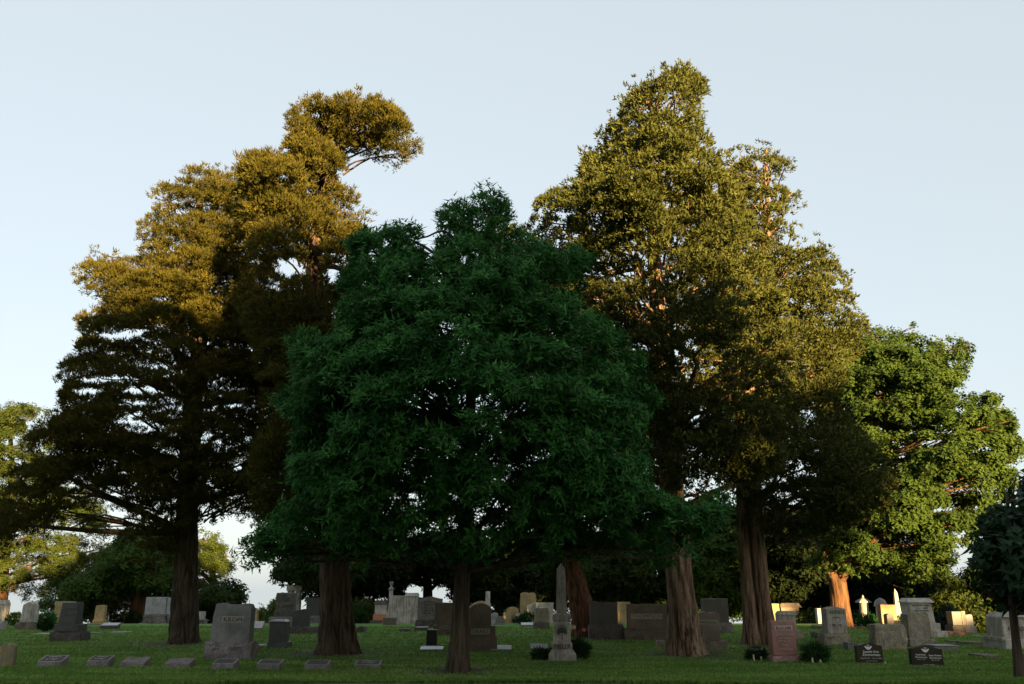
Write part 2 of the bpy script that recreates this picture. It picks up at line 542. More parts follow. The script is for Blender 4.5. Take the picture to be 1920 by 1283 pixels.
STYLES = {
    # pad radius range, flattening, tufts per unit pad area, tuft radius, leaves per tuft, leaf length, leaf width, up bias, direction spread
    'cedar': dict(r=(0.35, 1.05), flat=0.42, dens=27, tr=0.13, k=13, L=0.105, W=0.036, up=0.5, spread=0.7, mode='needle', under=0.2, grow=0.1),
    'arbor': dict(r=(0.28, 0.85), flat=0.5, dens=26, tr=0.13, k=12, L=0.10, W=0.055, up=0.25, spread=0.8, mode='needle', under=0.3),
    'oak': dict(r=(0.22, 0.60), flat=0.55, dens=38, tr=0.14, k=12, L=0.15, W=0.046, up=0.35, spread=0.9, mode='rosette', under=0.4, grow=0.12),
    'maple': dict(r=(0.35, 0.95), flat=0.6, dens=32, tr=0.21, k=15, L=0.15, W=0.12, up=0.35, spread=0.9, mode='leaf', under=0.4),
    'linden': dict(r=(0.2, 0.45), flat=0.7, dens=42, tr=0.16, k=8, L=0.16, W=0.13, up=0.1, spread=0.9, mode='leaf', under=0.6),
    'locust': dict(r=(0.7, 1.5), flat=0.35, dens=12, tr=0.35, k=12, L=0.30, W=0.10, up=0.5, spread=0.8, mode='leaf', under=0.3),
    'back': dict(r=(0.7, 1.6), flat=0.6, dens=12, tr=0.4, k=12, L=0.32, W=0.18, up=0.3, spread=0.9, mode='leaf', under=0.5),
    'shade': dict(r=(1.2, 2.2), flat=0.8, dens=9, tr=0.5, k=10, L=0.45, W=0.38, up=0.1, spread=1.0, mode='leaf', under=0.7),
    'spruce': dict(r=(0.3, 0.7), flat=0.5, dens=26, tr=0.2, k=10, L=0.24, W=0.08, up=0.2, spread=0.7, mode='needle', under=0.5),
}


def leaves(P, Nn, S, rng, scale=1.0):
    """one small blade per row: tuft centre P, outward direction Nn"""
    k = S['k']
    P = np.repeat(P, k, 0); Nn = np.repeat(Nn, k, 0)
    n = len(P)
    rv = rng.normal(size=(n, 3)); rv = unit(rv)
    L = S['L'] * scale * (0.6 + 0.8 * rng.random(n))[:, None]
    W = S['W'] * scale * (0.7 + 0.6 * rng.random(n))[:, None]
    tr = S['tr'] * scale
    if S['mode'] == 'needle':
        d = unit(Nn + S['spread'] * rv)
        B = P + d * tr * (0.1 + 0.7 * rng.random(n))[:, None] + rng.normal(size=(n, 3)) * tr * 0.25
        nn = unit(Nn + 0.5 * rng.normal(size=(n, 3)))
    elif S['mode'] == 'rosette':
        tang = unit(rv - (rv * Nn).sum(1, keepdims=True) * Nn)
        d = unit(tang + Nn * 0.5 + np.array([0, 0, -0.15]))
        B = P + rng.normal(size=(n, 3)) * tr * 0.38
        nn = unit(Nn + np.array([0, -0.1, 0.5]) + 0.45 * rng.normal(size=(n, 3)))
    else:
        tang = unit(rv - (rv * Nn).sum(1, keepdims=True) * Nn)
        d = unit(tang + Nn * 0.2 + np.array([0, 0, -0.25]))
        B = P + rng.normal(size=(n, 3)) * tr * 0.5
        nn = unit(Nn + np.array([0, 0, 0.3]) + 0.6 * rng.normal(size=(n, 3)))
    s = unit(np.cross(d, nn))
    if S['mode'] == 'kite':
        V = np.stack([B, B + d * L * 0.45 - s * W * 0.5, B + d * L, B + d * L * 0.45 + s * W * 0.5], 1)
        return V.reshape(-1, 3), np.arange(4 * n).reshape(-1, 4)
    V = np.stack([B - s * W * 0.5, B + s * W * 0.5, B + d * L], 1)
    return V.reshape(-1, 3), np.arange(3 * n).reshape(-1, 3)


def crown(root, poly, D, depth, style, mat, npads, seed, holes=(), sub=1.0, R0=None, front=0.55, world=False, lscale=1.0, origin=None, keep=None, gap=0.0, gscale=1.0, core=0.30, boost=None):
    """foliage filling an outline: pads of tufts on a rounded body; returns pad centres"""
    S = STYLES[style]
    rng = np.random.default_rng(seed)
    if world: P = np.array(poly, float)
    else: P = np.array([(lambda v: (v.x, v.z))(at(px, py, D)) for px, py in poly])
    lo = P.min(0); hi = P.max(0)
    X = []; Z = []
    tot = 0
    while tot < npads * 3:
        x = lo[0] + rng.random(4000) * (hi[0] - lo[0]); z = lo[1] + rng.random(4000) * (hi[1] - lo[1])
        ok = in_poly(P, x, z)
        X.append(x[ok]); Z.append(z[ok]); tot += ok.sum()
    x = np.concatenate(X)[:npads * 3]; z = np.concatenate(Z)[:npads * 3]
    n3 = len(x)
    e = edge_dist(P, x, z)
    # body thickness: grows from the outline like a rounded crown
    d = np.minimum(depth, depth * np.sqrt(np.clip(e / max(1.0, (R0 or e.max())), 0, 1)) * 0.9 + e * 0.25)
    u = rng.random(n3)
    side = np.where(u < front, -(0.68 + 0.32 * rng.random(n3)), np.where(u < front + core, -0.5 + 0.9 * rng.random(n3), 0.7 + 0.3 * rng.random(n3)))
    y = D + side * d
    if not world:
        # the outline is the crown's silhouette from the lane: nothing pokes out of it
        PX = np.array(poly, float)
        qx, qy = to_px(np.stack([x, y, z], 1))
        okp = in_poly(PX, qx, qy)
        e2 = edge_dist(PX, qx, qy) / FPX * y
        if boost: okp &= (qy < boost[0]) | (rng.random(n3) > boost[1])
        x, y, z, side, e = x[okp], y[okp], z[okp], side[okp], e2[okp]
    x, y, z, side, e = (v[:npads] for v in (x, y, z, side, e))
    npads = len(x)
    r = np.clip(e * 0.95 + S.get('grow', 0.0), S['r'][0] * 0.5, S['r'][0] + (S['r'][1] - S['r'][0]) * rng.random(npads) ** 1.3)
    C = np.stack([x, y, z], 1)
    out = unit(np.stack([(x - P[:, 0].mean()) * 0.12, side * 1.0, 0.25 + 0 * x], 1))
    nt = np.maximum(2, (S['dens'] * r * r * 4 * sub).astype(int))
    idx = np.repeat(np.arange(npads), nt)
    v = unit(rng.normal(size=(len(idx), 3)) + out[idx] * 0.55)
    low = v[:, 2] < -0.15
    v[low & (rng.random(len(idx)) > S['under']), 2] *= -1
    rr = (0.84 + 0.2 * rng.random(len(idx)))[:, None] * r[idx][:, None]
    T = C[idx] + v * rr * np.array([1.0, 1.0, S['flat']])
    # pads droop or rise a little away from the trunk line
    Nn = unit(v * np.array([1, 1, 1 / S['flat'] * 0.7]) + np.array([0, 0, S['up']]) + out[idx] * 0.35)
    ok = np.ones(len(T), bool)
    if gap > 0:
        wv = rng.normal(size=(9, 3)); wv /= np.linalg.norm(wv, axis=1)[:, None]
        wl = np.array([0.9, 1.0, 1.2, 1.5, 1.8, 2.2, 2.6, 3.2, 4.0]) * gscale
        ff = sum(np.sin((T * np.array([0.8, 0.9, 1.9 if S['mode'] == 'needle' else 1.2])) @ wv[i] * 2 * np.pi / wl[i] + i) for i in range(9)) / 2.1
        ff += rng.normal(0, 0.25, len(T))
        inner = np.abs(side[idx]) < 0.66
        ff = ff + np.where(e[idx] < 0.6, 0.35, 0.0)
        ok &= ff < np.where(inner, np.quantile(ff, 1 - gap * 0.3), np.quantile(ff, 1 - gap))
    if holes:
        px, py = to_px(T)
        for h in holes:
            hx, hy, rx, ry = h[:4]
            w = 1.0 + 0.35 * np.sin(px * 0.21 + hx) * np.cos(py * 0.27) + rng.normal(0, 0.14, len(px))
            ok &= (((px - hx) / rx) ** 2 + ((py - hy) / ry) ** 2) > w
    ok &= keep(T) if keep is not None else keep_open(T)
    T = T[ok]; Nn = Nn[ok]
    Vv, Ff = leaves(T, Nn, S, rng, lscale)
    if origin is not None: Vv = Vv - np.array(origin)
    o = link('crown', mesh_np('crown', Vv, Ff), mat, root)
    o['kind'] = 'stuff'
    return C, len(Ff) * (2 if Ff.shape[1] == 4 else 1)


def tube(pts, rad, seg=10, flute=0.0, nf=9, twist=0.0, seed=0.0, flare=0.0, sub=6, cap=True):
    """swept tapering tube through pts; flute = relative depth of the bark ridges"""
    pts = [Vector(p) for p in pts]
    Q = []; RR = []
    for i in range(len(pts) - 1):
        p0 = pts[max(i - 1, 0)]; p1 = pts[i]; p2 = pts[i + 1]; p3 = pts[min(i + 2, len(pts) - 1)]
        for s in range(sub):
            t = s / sub
            Q.append(0.5 * ((2 * p1) + (p2 - p0) * t + (2 * p0 - 5 * p1 + 4 * p2 - p3) * t * t + (3 * p1 - p0 - 3 * p2 + p3) * t ** 3))
            RR.append(rad[i] * (1 - t) + rad[i + 1] * t)
    Q.append(pts[-1]); RR.append(rad[-1])
    V = []
    for i, (q, r) in enumerate(zip(Q, RR)):
        tan = (Q[min(i + 1, len(Q) - 1)] - Q[max(i - 1, 0)]).normalized()
        a = tan.cross(Vector((0.3, 1, 0.1))).normalized(); b = tan.cross(a)
        h = (q - Q[0]).length
        for k in range(seg):
            th = 2 * math.pi * k / seg
            rr = r
            if flute:
                g = mnoise.noise(Vector((math.cos(th + twist * h) * nf * 0.5, math.sin(th + twist * h) * nf * 0.5, h * 0.22 + seed)))
                g2 = mnoise.noise(Vector((math.cos(th + twist * h) * nf * 1.6, math.sin(th + twist * h) * nf * 1.6, h * 0.5 + seed)))
                rr = r * (1 + flute * (g * 1.3 + g2 * 0.6))
            if flare:
                fl = math.exp(-h / 0.38)
                rr *= 1 + flare * fl * (0.9 + 1.9 * max(-0.35, mnoise.noise(Vector((math.cos(th) * 2.0, math.sin(th) * 2.0, seed + 7)))))
            V.append(q + (a * math.cos(th) + b * math.sin(th)) * rr)
    n = len(Q)
    F = [(i * seg + k, i * seg + (k + 1) % seg, (i + 1) * seg + (k + 1) % seg, (i + 1) * seg + k) for i in range(n - 1) for k in range(seg)]
    return [tuple(v) for v in V], F


def tube_obj(name, pts, rad, mat, parent, **kw):
    V, F = tube(pts, rad, **kw)
    return link(name, mesh_np(name, V, F, True), mat, parent)


def joined_tubes(name, lst, mat, parent, seg=4, sub=3):
    VV = []; FF = []; n = 0
    for pts, rad in lst:
        V, F = tube(pts, rad, seg=seg, sub=sub)
        VV += V; FF += [tuple(a + n for a in f) for f in F]; n += len(V)
    o = link(name, mesh_np(name, VV, FF, True), mat, parent)
    o['kind'] = 'stuff'
    return o


TRI = [0]


def make_tree(label, cat, group, trunk, poly, D, depth, style, leaf, bark, npads, seed, holes=(), sub=1.0, limbs=14, twigs=90,
              stems=None, name='tree', limb_r=0.11, flute=0.20, twist=0.25, flare=0.36, seg=40, front=0.56, R0=None, lscale=1.0, gap=0.2, gscale=1.0, core=0.30, boost=None):
    """trunk: list of (px, py, radius m); the first is where it meets the lawn"""
    b = ground(trunk[0][0], trunk[0][1]) if D is None else None
    if D is None: D = b.y
    base = at(trunk[0][0], trunk[0][1], D)
    base.z = gz(base.x, D)
    root = empty(name, base, label, cat, group)
    off = base.copy()
    rnd = random.Random(seed)
    tp = []
    for i, (px, py, r) in enumerate(trunk):
        p = at(px, py, D)
        if i == 0: p.z = base.z - 0.15
        tp.append(p - off)
    tr = [t[2] for t in trunk]
    tube_obj('trunk', tp, tr, M[bark], root, seg=seg, flute=flute, twist=twist, flare=flare, seed=seed * 1.7, sub=10)
    for st in (stems or []):
        sp = [at(px, py, D + dy) - off for px, py, r, dy in st]
        if st[0][1] > 1150: sp[0].z = -0.15
        tube_obj('stem' if st[0][1] > 1150 else 'limb', sp, [s[2] for s in st], M[bark], root, seg=seg, flute=flute, twist=twist,
                 flare=flare if st[0][1] > 1150 else 0, seed=seed + 3.3, sub=8)
    # crown in coordinates local to the tree
    C, nt = crown(root, poly, D, depth, style, M[leaf], npads, seed, holes, sub, R0, front, origin=off, lscale=lscale, gap=gap, gscale=gscale, core=core, boost=boost)
    TRI[0] += nt; print('tris', label[:40], nt, file=__import__('sys').stderr)
    hz = [p.z for p in tp]
    sel = rnd.sample(range(len(C)), min(len(C), limbs + twigs))
    twl = []
    for n_, i in enumerate(sel):
        c = Vector(C[i]) - off
        zt = c.z - (0.25 + 0.25 * rnd.random()) * math.hypot(c.x, c.y) * 0.8
        zt = max(min(zt, hz[-1] * 0.97), hz[0] + (hz[-1] - hz[0]) * 0.22)
        j = 0
        while j < len(tp) - 2 and tp[j + 1].z < zt: j += 1
        f = (zt - tp[j].z) / max(1e-3, tp[j + 1].z - tp[j].z); f = max(0, min(1, f))
        s = tp[j].lerp(tp[j + 1], f)
        mid = s.lerp(c, 0.5) + Vector((rnd.uniform(-.4, .4), rnd.uniform(-.4, .4), rnd.uniform(-.1, .5)))
        q = s.lerp(c, 0.8) + Vector((rnd.uniform(-.3, .3), rnd.uniform(-.3, .3), rnd.uniform(-.1, .3)))
        rt = tr[j] * (1 - f) + tr[j + 1] * f
        if n_ < limbs:
            r0 = min(limb_r, rt * 0.6)
            tube_obj('limb', [s, mid, q, c], [r0, r0 * 0.65, r0 * 0.4, 0.015], M[bark], root, seg=7, sub=4)
        else:
            twl.append(([s.lerp(c, 0.25), mid, q, c], [0.04, 0.03, 0.02, 0.008]))
    if twl: joined_tubes('twigs', twl, M[bark], root)
    return root, off


CG = 'big old conifers around the graves'
make_tree('huge spreading cedar whose lower boughs darken the graves near the tall grey tablet', 'tree', CG,
    [(345, 1206, .43), (347, 1150, .40), (350, 1000, .37), (362, 760, .30), (380, 580, .22), (376, 440, .16), (372, 345, .08)],
    [(-60, 960), (0, 930), (30, 880), (70, 800), (120, 765), (125, 735), (108, 718), (118, 688), (150, 658), (160, 628), (147, 608), (155, 588),
     (200, 574), (150, 552), (137, 505), (165, 495), (180, 468), (203, 462), (222, 490), (240, 484), (268, 482), (258, 425), (300, 392), (284, 362), (310, 343),
     (345, 337), (350, 315), (380, 308), (402, 322), (430, 300), (458, 318), (500, 380), (530, 440), (500, 500), (540, 560), (600, 620),
     (620, 700), (600, 800), (560, 900), (530, 985), (450, 1010), (400, 985), (370, 1000), (330, 1050), (290, 1085), (240, 1060), (200, 1015),
     (120, 1000), (60, 1040), (-60, 1030)],
    None, 5.2, 'cedar', 'cedar', 'bark_dark', 1350, 11, gap=0.30, front=0.48, core=0.42,
    holes=[(225, 634, 42, 9), (255, 625, 30, 7), (205, 716, 62, 7), (165, 738, 30, 9), (268, 735, 45, 8), (250, 760, 45, 6), (240, 795, 34, 5), (130, 915, 22, 8), (235, 890, 16, 5),
           (300, 690, 35, 5), (440, 765, 12, 6), (480, 552, 26, 9), (375, 640, 10, 8), (460, 830, 8, 8), (445, 880, 12, 9), (300, 565, 22, 6), (120, 965, 18, 5), (60, 905, 16, 8), (40, 860, 20, 10), (385, 820, 12, 8)],
    limbs=26, limb_r=0.13, twigs=160, name='cedar_tree', stems=[[(380, 600, .10, -1.5), (345, 575, .08, -2.2), (290, 570, .05, -2.8)],
                                    [(395, 620, .09, -1.2), (430, 560, .07, -2.2), (455, 540, .04, -2.6)]])
make_tree('cedar with its wind-bent flat top leaning over a bare gap of sky', 'tree', CG,
    [(632, 1227, .50), (630, 1150, .40), (622, 1000, .34), (604, 760, .29), (590, 560, .25), (592, 460, .21), (604, 380, .16), (610, 300, .14), (604, 235, .08)],
    [(540, 272), (548, 240), (548, 205), (575, 188), (600, 183), (628, 188), (640, 176), (690, 176), (715, 186), (745, 207), (765, 240), (785, 280), (788, 303), (760, 316),
     (735, 328), (700, 300), (668, 292), (650, 300), (640, 325), (668, 352), (672, 395), (705, 407), (690, 440), (676, 480), (700, 560), (720, 650), (740, 800), (720, 950),
     (700, 1040), (560, 1060), (500, 1000), (470, 900), (500, 760), (480, 650), (450, 600), (440, 540), (470, 500), (460, 440), (440, 400),
     (455, 345), (452, 295), (490, 285), (525, 292)],
    None, 4.2, 'cedar', 'cedar', 'bark_mid', 950, 23, gap=0.24,
    holes=[(545, 505, 34, 20), (625, 515, 16, 20), (595, 222, 13, 6), (640, 335, 12, 14), (735, 290, 22, 6), (540, 285, 10, 6), (655, 345, 8, 14), (500, 475, 18, 8), (600, 345, 8, 10),
           (530, 335, 14, 6), (515, 545, 20, 10), (475, 700, 30, 8), (505, 720, 22, 10), (590, 500, 15, 60)],
    limbs=22, limb_r=0.12, twigs=140, name='cedar_tree',
    boost=(350, 0.5), stems=[[(608, 312, .08, 0), (640, 280, .06, -.3), (668, 264, .045, -.3), (720, 262, .03, -.3), (765, 290, .02, -.3)],
           [(596, 500, .10, 0), (625, 500, .08, -.8), (655, 512, .05, -1.4)]])
make_tree('tallest conifer with steep pointed crown above the thick light-barked trunk', 'tree', CG,
    [(1288, 1229, .43), (1281, 1150, .37), (1270, 1020, .33), (1245, 760, .27), (1232, 560, .22), (1220, 360, .15), (1222, 260, .11), (1240, 170, .05)],
    [(1247, 122), (1270, 122), (1300, 132), (1312, 138), (1335, 160), (1330, 185), (1308, 206), (1325, 240), (1335, 262), (1350, 300), (1400, 380), (1440, 480), (1480, 600),
     (1510, 720), (1500, 850), (1420, 930), (1330, 960), (1240, 965), (1180, 900), (1120, 800), (1080, 700), (1060, 600), (1000, 520), (955, 480), (985, 425),
     (1003, 398), (998, 375), (1020, 360), (1060, 346), (1085, 335), (1084, 300), (1095, 285), (1125, 275), (1125, 245), (1150, 225), (1150, 210), (1168, 185), (1180, 160),
     (1202, 142), (1230, 138)],
    None, 4.6, 'arbor', 'arborvitae', 'bark_brown', 1150, 37, gap=0.34, gscale=0.7, boost=(420, 0.35),
    holes=[(1235, 180, 8, 5), (1255, 207, 14, 6), (1275, 215, 10, 6), (1210, 210, 12, 6), (1185, 235, 10, 5), (1248, 238, 10, 8), (1192, 255, 10, 5), (1190, 320, 18, 6), (1185, 340, 14, 5), (1228, 305, 8, 8), (1300, 305, 8, 5),
           (1340, 360, 10, 14), (1255, 388, 18, 6), (1130, 365, 16, 5), (1060, 405, 14, 8), (1045, 425, 12, 6), (1110, 385, 10, 4), (1250, 330, 14, 4), (1320, 345, 10, 5), (1180, 480, 12, 5), (1255, 350, 10, 5), (1265, 665, 6, 10)],
    limbs=26, twigs=180, name='conifer_tree', twist=0.5)
make_tree('ragged double-trunked conifer beside the tallest one above the pink stone', 'tree', CG,
    [(1442, 1208, .34), (1432, 1150, .27), (1421, 1030, .24), (1412, 880, .22), (1425, 620, .17), (1440, 420, .10), (1432, 310, .04)],
    [(1335, 277), (1360, 272), (1395, 281), (1422, 269), (1442, 280), (1462, 290), (1488, 303), (1490, 325), (1462, 345), (1475, 357), (1505, 362), (1507, 385), (1480, 398),
     (1472, 412), (1500, 425), (1525, 445), (1522, 462), (1555, 463), (1560, 485), (1598, 515), (1590, 540), (1610, 580), (1628, 602), (1632, 640), (1590, 700), (1572, 760), (1640, 830), (1680, 890),
     (1680, 950), (1640, 1000), (1560, 1010), (1500, 1040), (1450, 1020), (1380, 965), (1330, 900), (1300, 700), (1290, 500), (1300, 350)],
    None, 4.8, 'arbor', 'arborvitae', 'bark_brown', 1050, 41, gap=0.34, gscale=0.8,
    holes=[(1340, 358, 12, 16), (1425, 312, 16, 9), (1445, 348, 16, 7), (1440, 376, 12, 6), (1460, 372, 6, 8), (1480, 385, 10, 5), (1418, 414, 14, 7), (1440, 405, 18, 5), (1480, 456, 26, 7), (1500, 468, 16, 5), (1460, 440, 10, 4),
           (1405, 460, 10, 6), (1460, 540, 12, 6), (1480, 565, 14, 6), (1570, 540, 12, 7), (1515, 495, 8, 4)],
    stems=[[(1412, 1206, .25, -.1), (1404, 1130, .20, -.1), (1393, 1000, .17, 0), (1388, 860, .15, 0), (1380, 640, .10, 0)]],
    limbs=24, twigs=170, name='conifer_tree', twist=0.1)
make_tree('leaning red-barked conifer behind the white obelisk', 'tree', CG,
    [(1106, 1194, .56), (1090, 1130, .42), (1068, 1040, .36), (1050, 880, .32), (1060, 660, .2), (1050, 520, .1)],
    [(940, 400), (985, 415), (1000, 470), (1080, 520), (1150, 600), (1250, 700), (1290, 800), (1270, 950), (1220, 1035), (1100, 1060), (1000, 1055), (950, 950),
     (930, 700), (910, 500)],
    None, 4.5, 'arbor', 'arborvitae', 'bark_red', 520, 53, limbs=16, twigs=120, name='conifer_tree', lscale=1.25, twist=0.5,
    holes=[(985, 450, 14, 8), (1100, 545, 16, 12), (1085, 600, 14, 10)])
make_tree('rounded deep green oak standing alone in front on a slim dark trunk', 'tree', None,
    [(860, 1262, .24), (862, 1200, .19), (866, 1100, .17), (876, 900, .14), (888, 650, .10), (905, 450, .04)],
    [(910, 349), (935, 365), (950, 385), (958, 415), (1000, 440), (1030, 462), (1080, 468), (1112, 480), (1105, 520), (1078, 560), (1120, 600), (1160, 628), (1208, 640), (1195, 690),
     (1235, 760), (1205, 790), (1210, 880), (1215, 920), (1262, 945), (1320, 922), (1362, 926), (1352, 968), (1322, 1006), (1255, 1066), (1180, 1035), (1100, 1042),
     (1050, 1055), (960, 1040), (900, 1065), (800, 1040), (700, 1062), (640, 1062), (615, 1030), (575, 1045), (530, 1040), (495, 1082), (475, 1092), (468, 1060), (438, 1050),
     (455, 1022), (490, 1000), (530, 960), (540, 900), (560, 840), (550, 780), (505, 750), (520, 733), (560, 728), (560, 700), (543, 622), (580, 622), (620, 640), (640, 600), (650, 560),
     (636, 520), (655, 450), (700, 424), (720, 432), (740, 424), (772, 408), (797, 440), (793, 480), (806, 500), (816, 470), (812, 420), (832, 390), (850, 380), (880, 376),
     (890, 395), (897, 365)],
    None, 4.0, 'oak', 'oak', 'bark_dark', 1350, 67, gap=0.36, gscale=0.75, front=0.5, core=0.42,
    holes=[(785, 742, 30, 8), (760, 765, 40, 7), (790, 775, 22, 5), (740, 580, 8, 8), (655, 585, 6, 6), (545, 800, 4, 4), (930, 590, 6, 10), (995, 590, 8, 8),
           (700, 480, 12, 16), (725, 460, 14, 10), (770, 520, 12, 9), (985, 460, 9, 7), (905, 420, 8, 6), (570, 1078, 18, 12), (806, 445, 14, 52), (1060, 452, 40, 12), (880, 372, 8, 14), (640, 480, 18, 22), (1130, 545, 26, 20)],
    limbs=20, twigs=150, limb_r=0.06, name='oak_tree', flute=0.07, flare=0.45, twist=0.1, seg=32, sub=1.1)
make_tree('broad sunlit oak with an orange-lit trunk behind the lettered grey tablet', 'tree', None,
    [(1577, 1192, .56), (1575, 1130, .42), (1568, 1085, .40), (1548, 1050, .30), (1535, 960, .24), (1560, 800, .15), (1600, 660, .06)],
    [(1500, 700), (1560, 620), (1600, 602), (1640, 606), (1660, 622), (1690, 615), (1705, 597), (1725, 615), (1750, 642), (1785, 635), (1820, 640), (1828, 668), (1808, 690), (1812, 720),
     (1825, 740), (1862, 728), (1884, 758), (1905, 792), (1900, 812), (1932, 822), (1932, 855), (1895, 866), (1908, 908), (1880, 965), (1840, 1005), (1800, 1035), (1780, 1070),
     (1740, 1090), (1700, 1112), (1620, 1075), (1560, 1085), (1515, 1072), (1495, 1030), (1520, 900), (1530, 760)],
    43.0, 6.0, 'maple', 'maple', 'bark_orange', 600, 71,
    holes=[(1745, 830, 30, 10), (1710, 815, 12, 6), (1650, 735, 12, 7), (1640, 690, 14, 8), (1800, 770, 14, 8), (1690, 850, 10, 10), (1770, 880, 16, 7), (1780, 920, 14, 6), (1755, 955, 20, 6),
           (1800, 1005, 16, 10), (1830, 950, 12, 10), (1770, 1000, 16, 6), (1650, 805, 14, 5), (1600, 725, 8, 6), (1850, 840, 16, 8), (1700, 1040, 14, 5), (1810, 1045, 14, 16), (1740, 1050, 12, 6), (1570, 1110, 22, 28), (1850, 800, 10, 6), (1720, 760, 9, 7), (1665, 640, 7, 6), (1840, 900, 12, 7),
           (1650, 998, 22, 8), (1618, 1036, 14, 6)],
    gap=0.42, stems=[[(1572, 1090, .30, 0), (1600, 1050, .22, -1.0), (1645, 1006, .16, -2.6), (1700, 978, .11, -3), (1760, 930, .06, -3)],
           [(1560, 1080, .30, 0), (1590, 980, .24, 1), (1640, 850, .18, 0), (1700, 740, .1, -1)]],
    limbs=30, twigs=160, limb_r=0.16, name='oak_tree', flute=0.06, flare=0.3)
make_tree('small dark broad-leaved tree on a thin trunk beside the pale pillared monument', 'tree', None,
    [(1912, 1275, .10), (1905, 1200, .075), (1897, 1120, .07), (1893, 1010, .05), (1900, 930, .02)],
    [(1990, 860), (1925, 880), (1910, 925), (1880, 948), (1850, 960), (1822, 1030), (1838, 1055), (1840, 1098), (1862, 1128), (1890, 1142), (1960, 1140), (2030, 1030), (2040, 920)],
    None, 1.6, 'linden', 'linden', 'bark_dark', 130, 83, gap=0.45, gscale=0.4,
    holes=[(1862, 1010, 8, 14), (1850, 1060, 8, 5), (1880, 1100, 5, 5), (1905, 960, 6, 8)], limbs=10, twigs=30, limb_r=0.03, name='young_tree', flute=0.04, flare=0.3, seg=16)

# trees beyond the crest
BG = 'background trees beyond the far graves'


def back_tree(label, trunk, poly, D, depth, style, leaf, npads, seed, bark='bark_dark', holes=(), **kw):
    kw.setdefault('gap', 0.46); kw.setdefault('gscale', 1.0); kw.setdefault('lscale', 0.8)
    return make_tree(label, 'tree', BG, trunk, poly, D, depth, style, leaf, bark, npads, seed, holes=holes, name=kw.pop('name', 'background_tree'),
                     seg=12, flute=0.05, flare=0.3, limbs=kw.pop('limbs', 8), twigs=kw.pop('twigs', 20), limb_r=kw.pop('limb_r', .15), **kw)


back_tree('airy yellow-green locust with an orange-lit trunk at the edge of the view',
    [(2, 1175, .5), (5, 1090, .42), (10, 1040, .38), (22, 900, .25), (18, 800, .12)],
    [(-80, 765), (40, 752), (97, 755), (92, 800), (110, 860), (200, 950), (235, 1010), (190, 1050), (120, 1095), (70, 1130), (25, 1125), (0, 1100), (-80, 1110)],
    70, 4.5, 'locust', 'locust', 420, 101, 'bark_orange', gap=0.5, gscale=0.8, limbs=16, twigs=60, name='locust_tree',
    holes=[(60, 800, 14, 10), (20, 830, 18, 8), (75, 830, 10, 10), (40, 870, 16, 12), (120, 1040, 18, 8), (60, 1060, 16, 8), (190, 1040, 16, 10), (20, 1075, 10, 12), (100, 1020, 14, 6)])
back_tree('dark leafy tree with a sunlit leaning trunk behind the pale double tablet',
    [(252, 1172, .62), (262, 1130, .52), (270, 1080, .46), (272, 1020, .3)],
    [(95, 1120), (118, 1085), (140, 1092), (152, 1058), (185, 1066), (196, 1030), (230, 1000), (330, 985), (345, 1080), (340, 1125), (285, 1125), (262, 1105), (240, 1130), (200, 1140), (130, 1150), (90, 1130)],
    57, 3.5, 'back', 'maple', 150, 102, 'bark_orange', gap=0.55, gscale=0.6, lscale=0.9, holes=[(165, 1068, 22, 10), (140, 1125, 8, 5), (300, 1060, 10, 6), (240, 1095, 8, 5), (262, 1135, 16, 30)])
back_tree('wide airy yellow-green tree on the slope behind the small warm tablet',
    [(180, 1178, .4), (182, 1120, .3), (188, 1060, .2)],
    [(60, 1160), (75, 1100), (120, 1060), (190, 1020), (280, 1010), (345, 1040), (345, 1150), (300, 1168), (180, 1166)],
    84, 4, 'locust', 'locust', 230, 117, 'bark_orange', gap=0.5, gscale=0.8, lscale=0.9)
back_tree('golden drooping tree glowing beyond the thick cedar trunk',
    [(405, 1175, .35), (402, 1120, .3), (396, 1060, .25), (380, 1010, .15)],
    [(335, 1000), (390, 990), (430, 1015), (440, 1060), (425, 1110), (415, 1150), (375, 1160), (340, 1140)],
    76, 4, 'locust', 'locust', 130, 103, 'bark_orange', gap=0.5, gscale=0.8, limb_r=0.2, holes=[(430, 1040, 10, 16), (410, 1045, 6, 8), (385, 1030, 8, 6)], limbs=12, twigs=30)
back_tree('low round dark tree beside the golden drooping one',
    [(415, 1178, .3), (418, 1140, .25), (420, 1110, .12)],
    [(355, 1165), (370, 1120), (395, 1098), (430, 1090), (455, 1105), (462, 1130), (450, 1140), (430, 1150), (400, 1170)],
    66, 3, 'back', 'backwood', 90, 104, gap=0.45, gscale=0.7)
back_tree('leafy green tree with low boughs between the two cedar trunks',
    [(640, 1175, .4), (638, 1100, .3), (630, 1020, .2)],
    [(515, 1060), (560, 1020), (690, 1000), (705, 1090), (690, 1120), (660, 1118), (600, 1128), (575, 1125), (560, 1100), (530, 1110), (512, 1085)],
    56, 4, 'back', 'backwood', 190, 105, gscale=0.7, holes=[(545, 1098, 12, 8), (590, 1105, 8, 6), (575, 1080, 7, 5)])
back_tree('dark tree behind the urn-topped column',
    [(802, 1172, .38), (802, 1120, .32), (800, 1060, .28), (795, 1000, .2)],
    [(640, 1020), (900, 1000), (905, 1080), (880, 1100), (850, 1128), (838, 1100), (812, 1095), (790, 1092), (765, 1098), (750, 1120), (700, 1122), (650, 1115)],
    58, 4.5, 'back', 'shade_darkened', 420, 106, holes=[(822, 1108, 12, 12), (690, 1065, 8, 6), (780, 1104, 18, 12)])
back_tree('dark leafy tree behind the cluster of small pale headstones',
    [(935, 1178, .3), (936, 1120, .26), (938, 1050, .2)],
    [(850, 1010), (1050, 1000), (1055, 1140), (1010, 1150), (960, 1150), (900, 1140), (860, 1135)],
    60, 4, 'back', 'backwood', 420, 107)
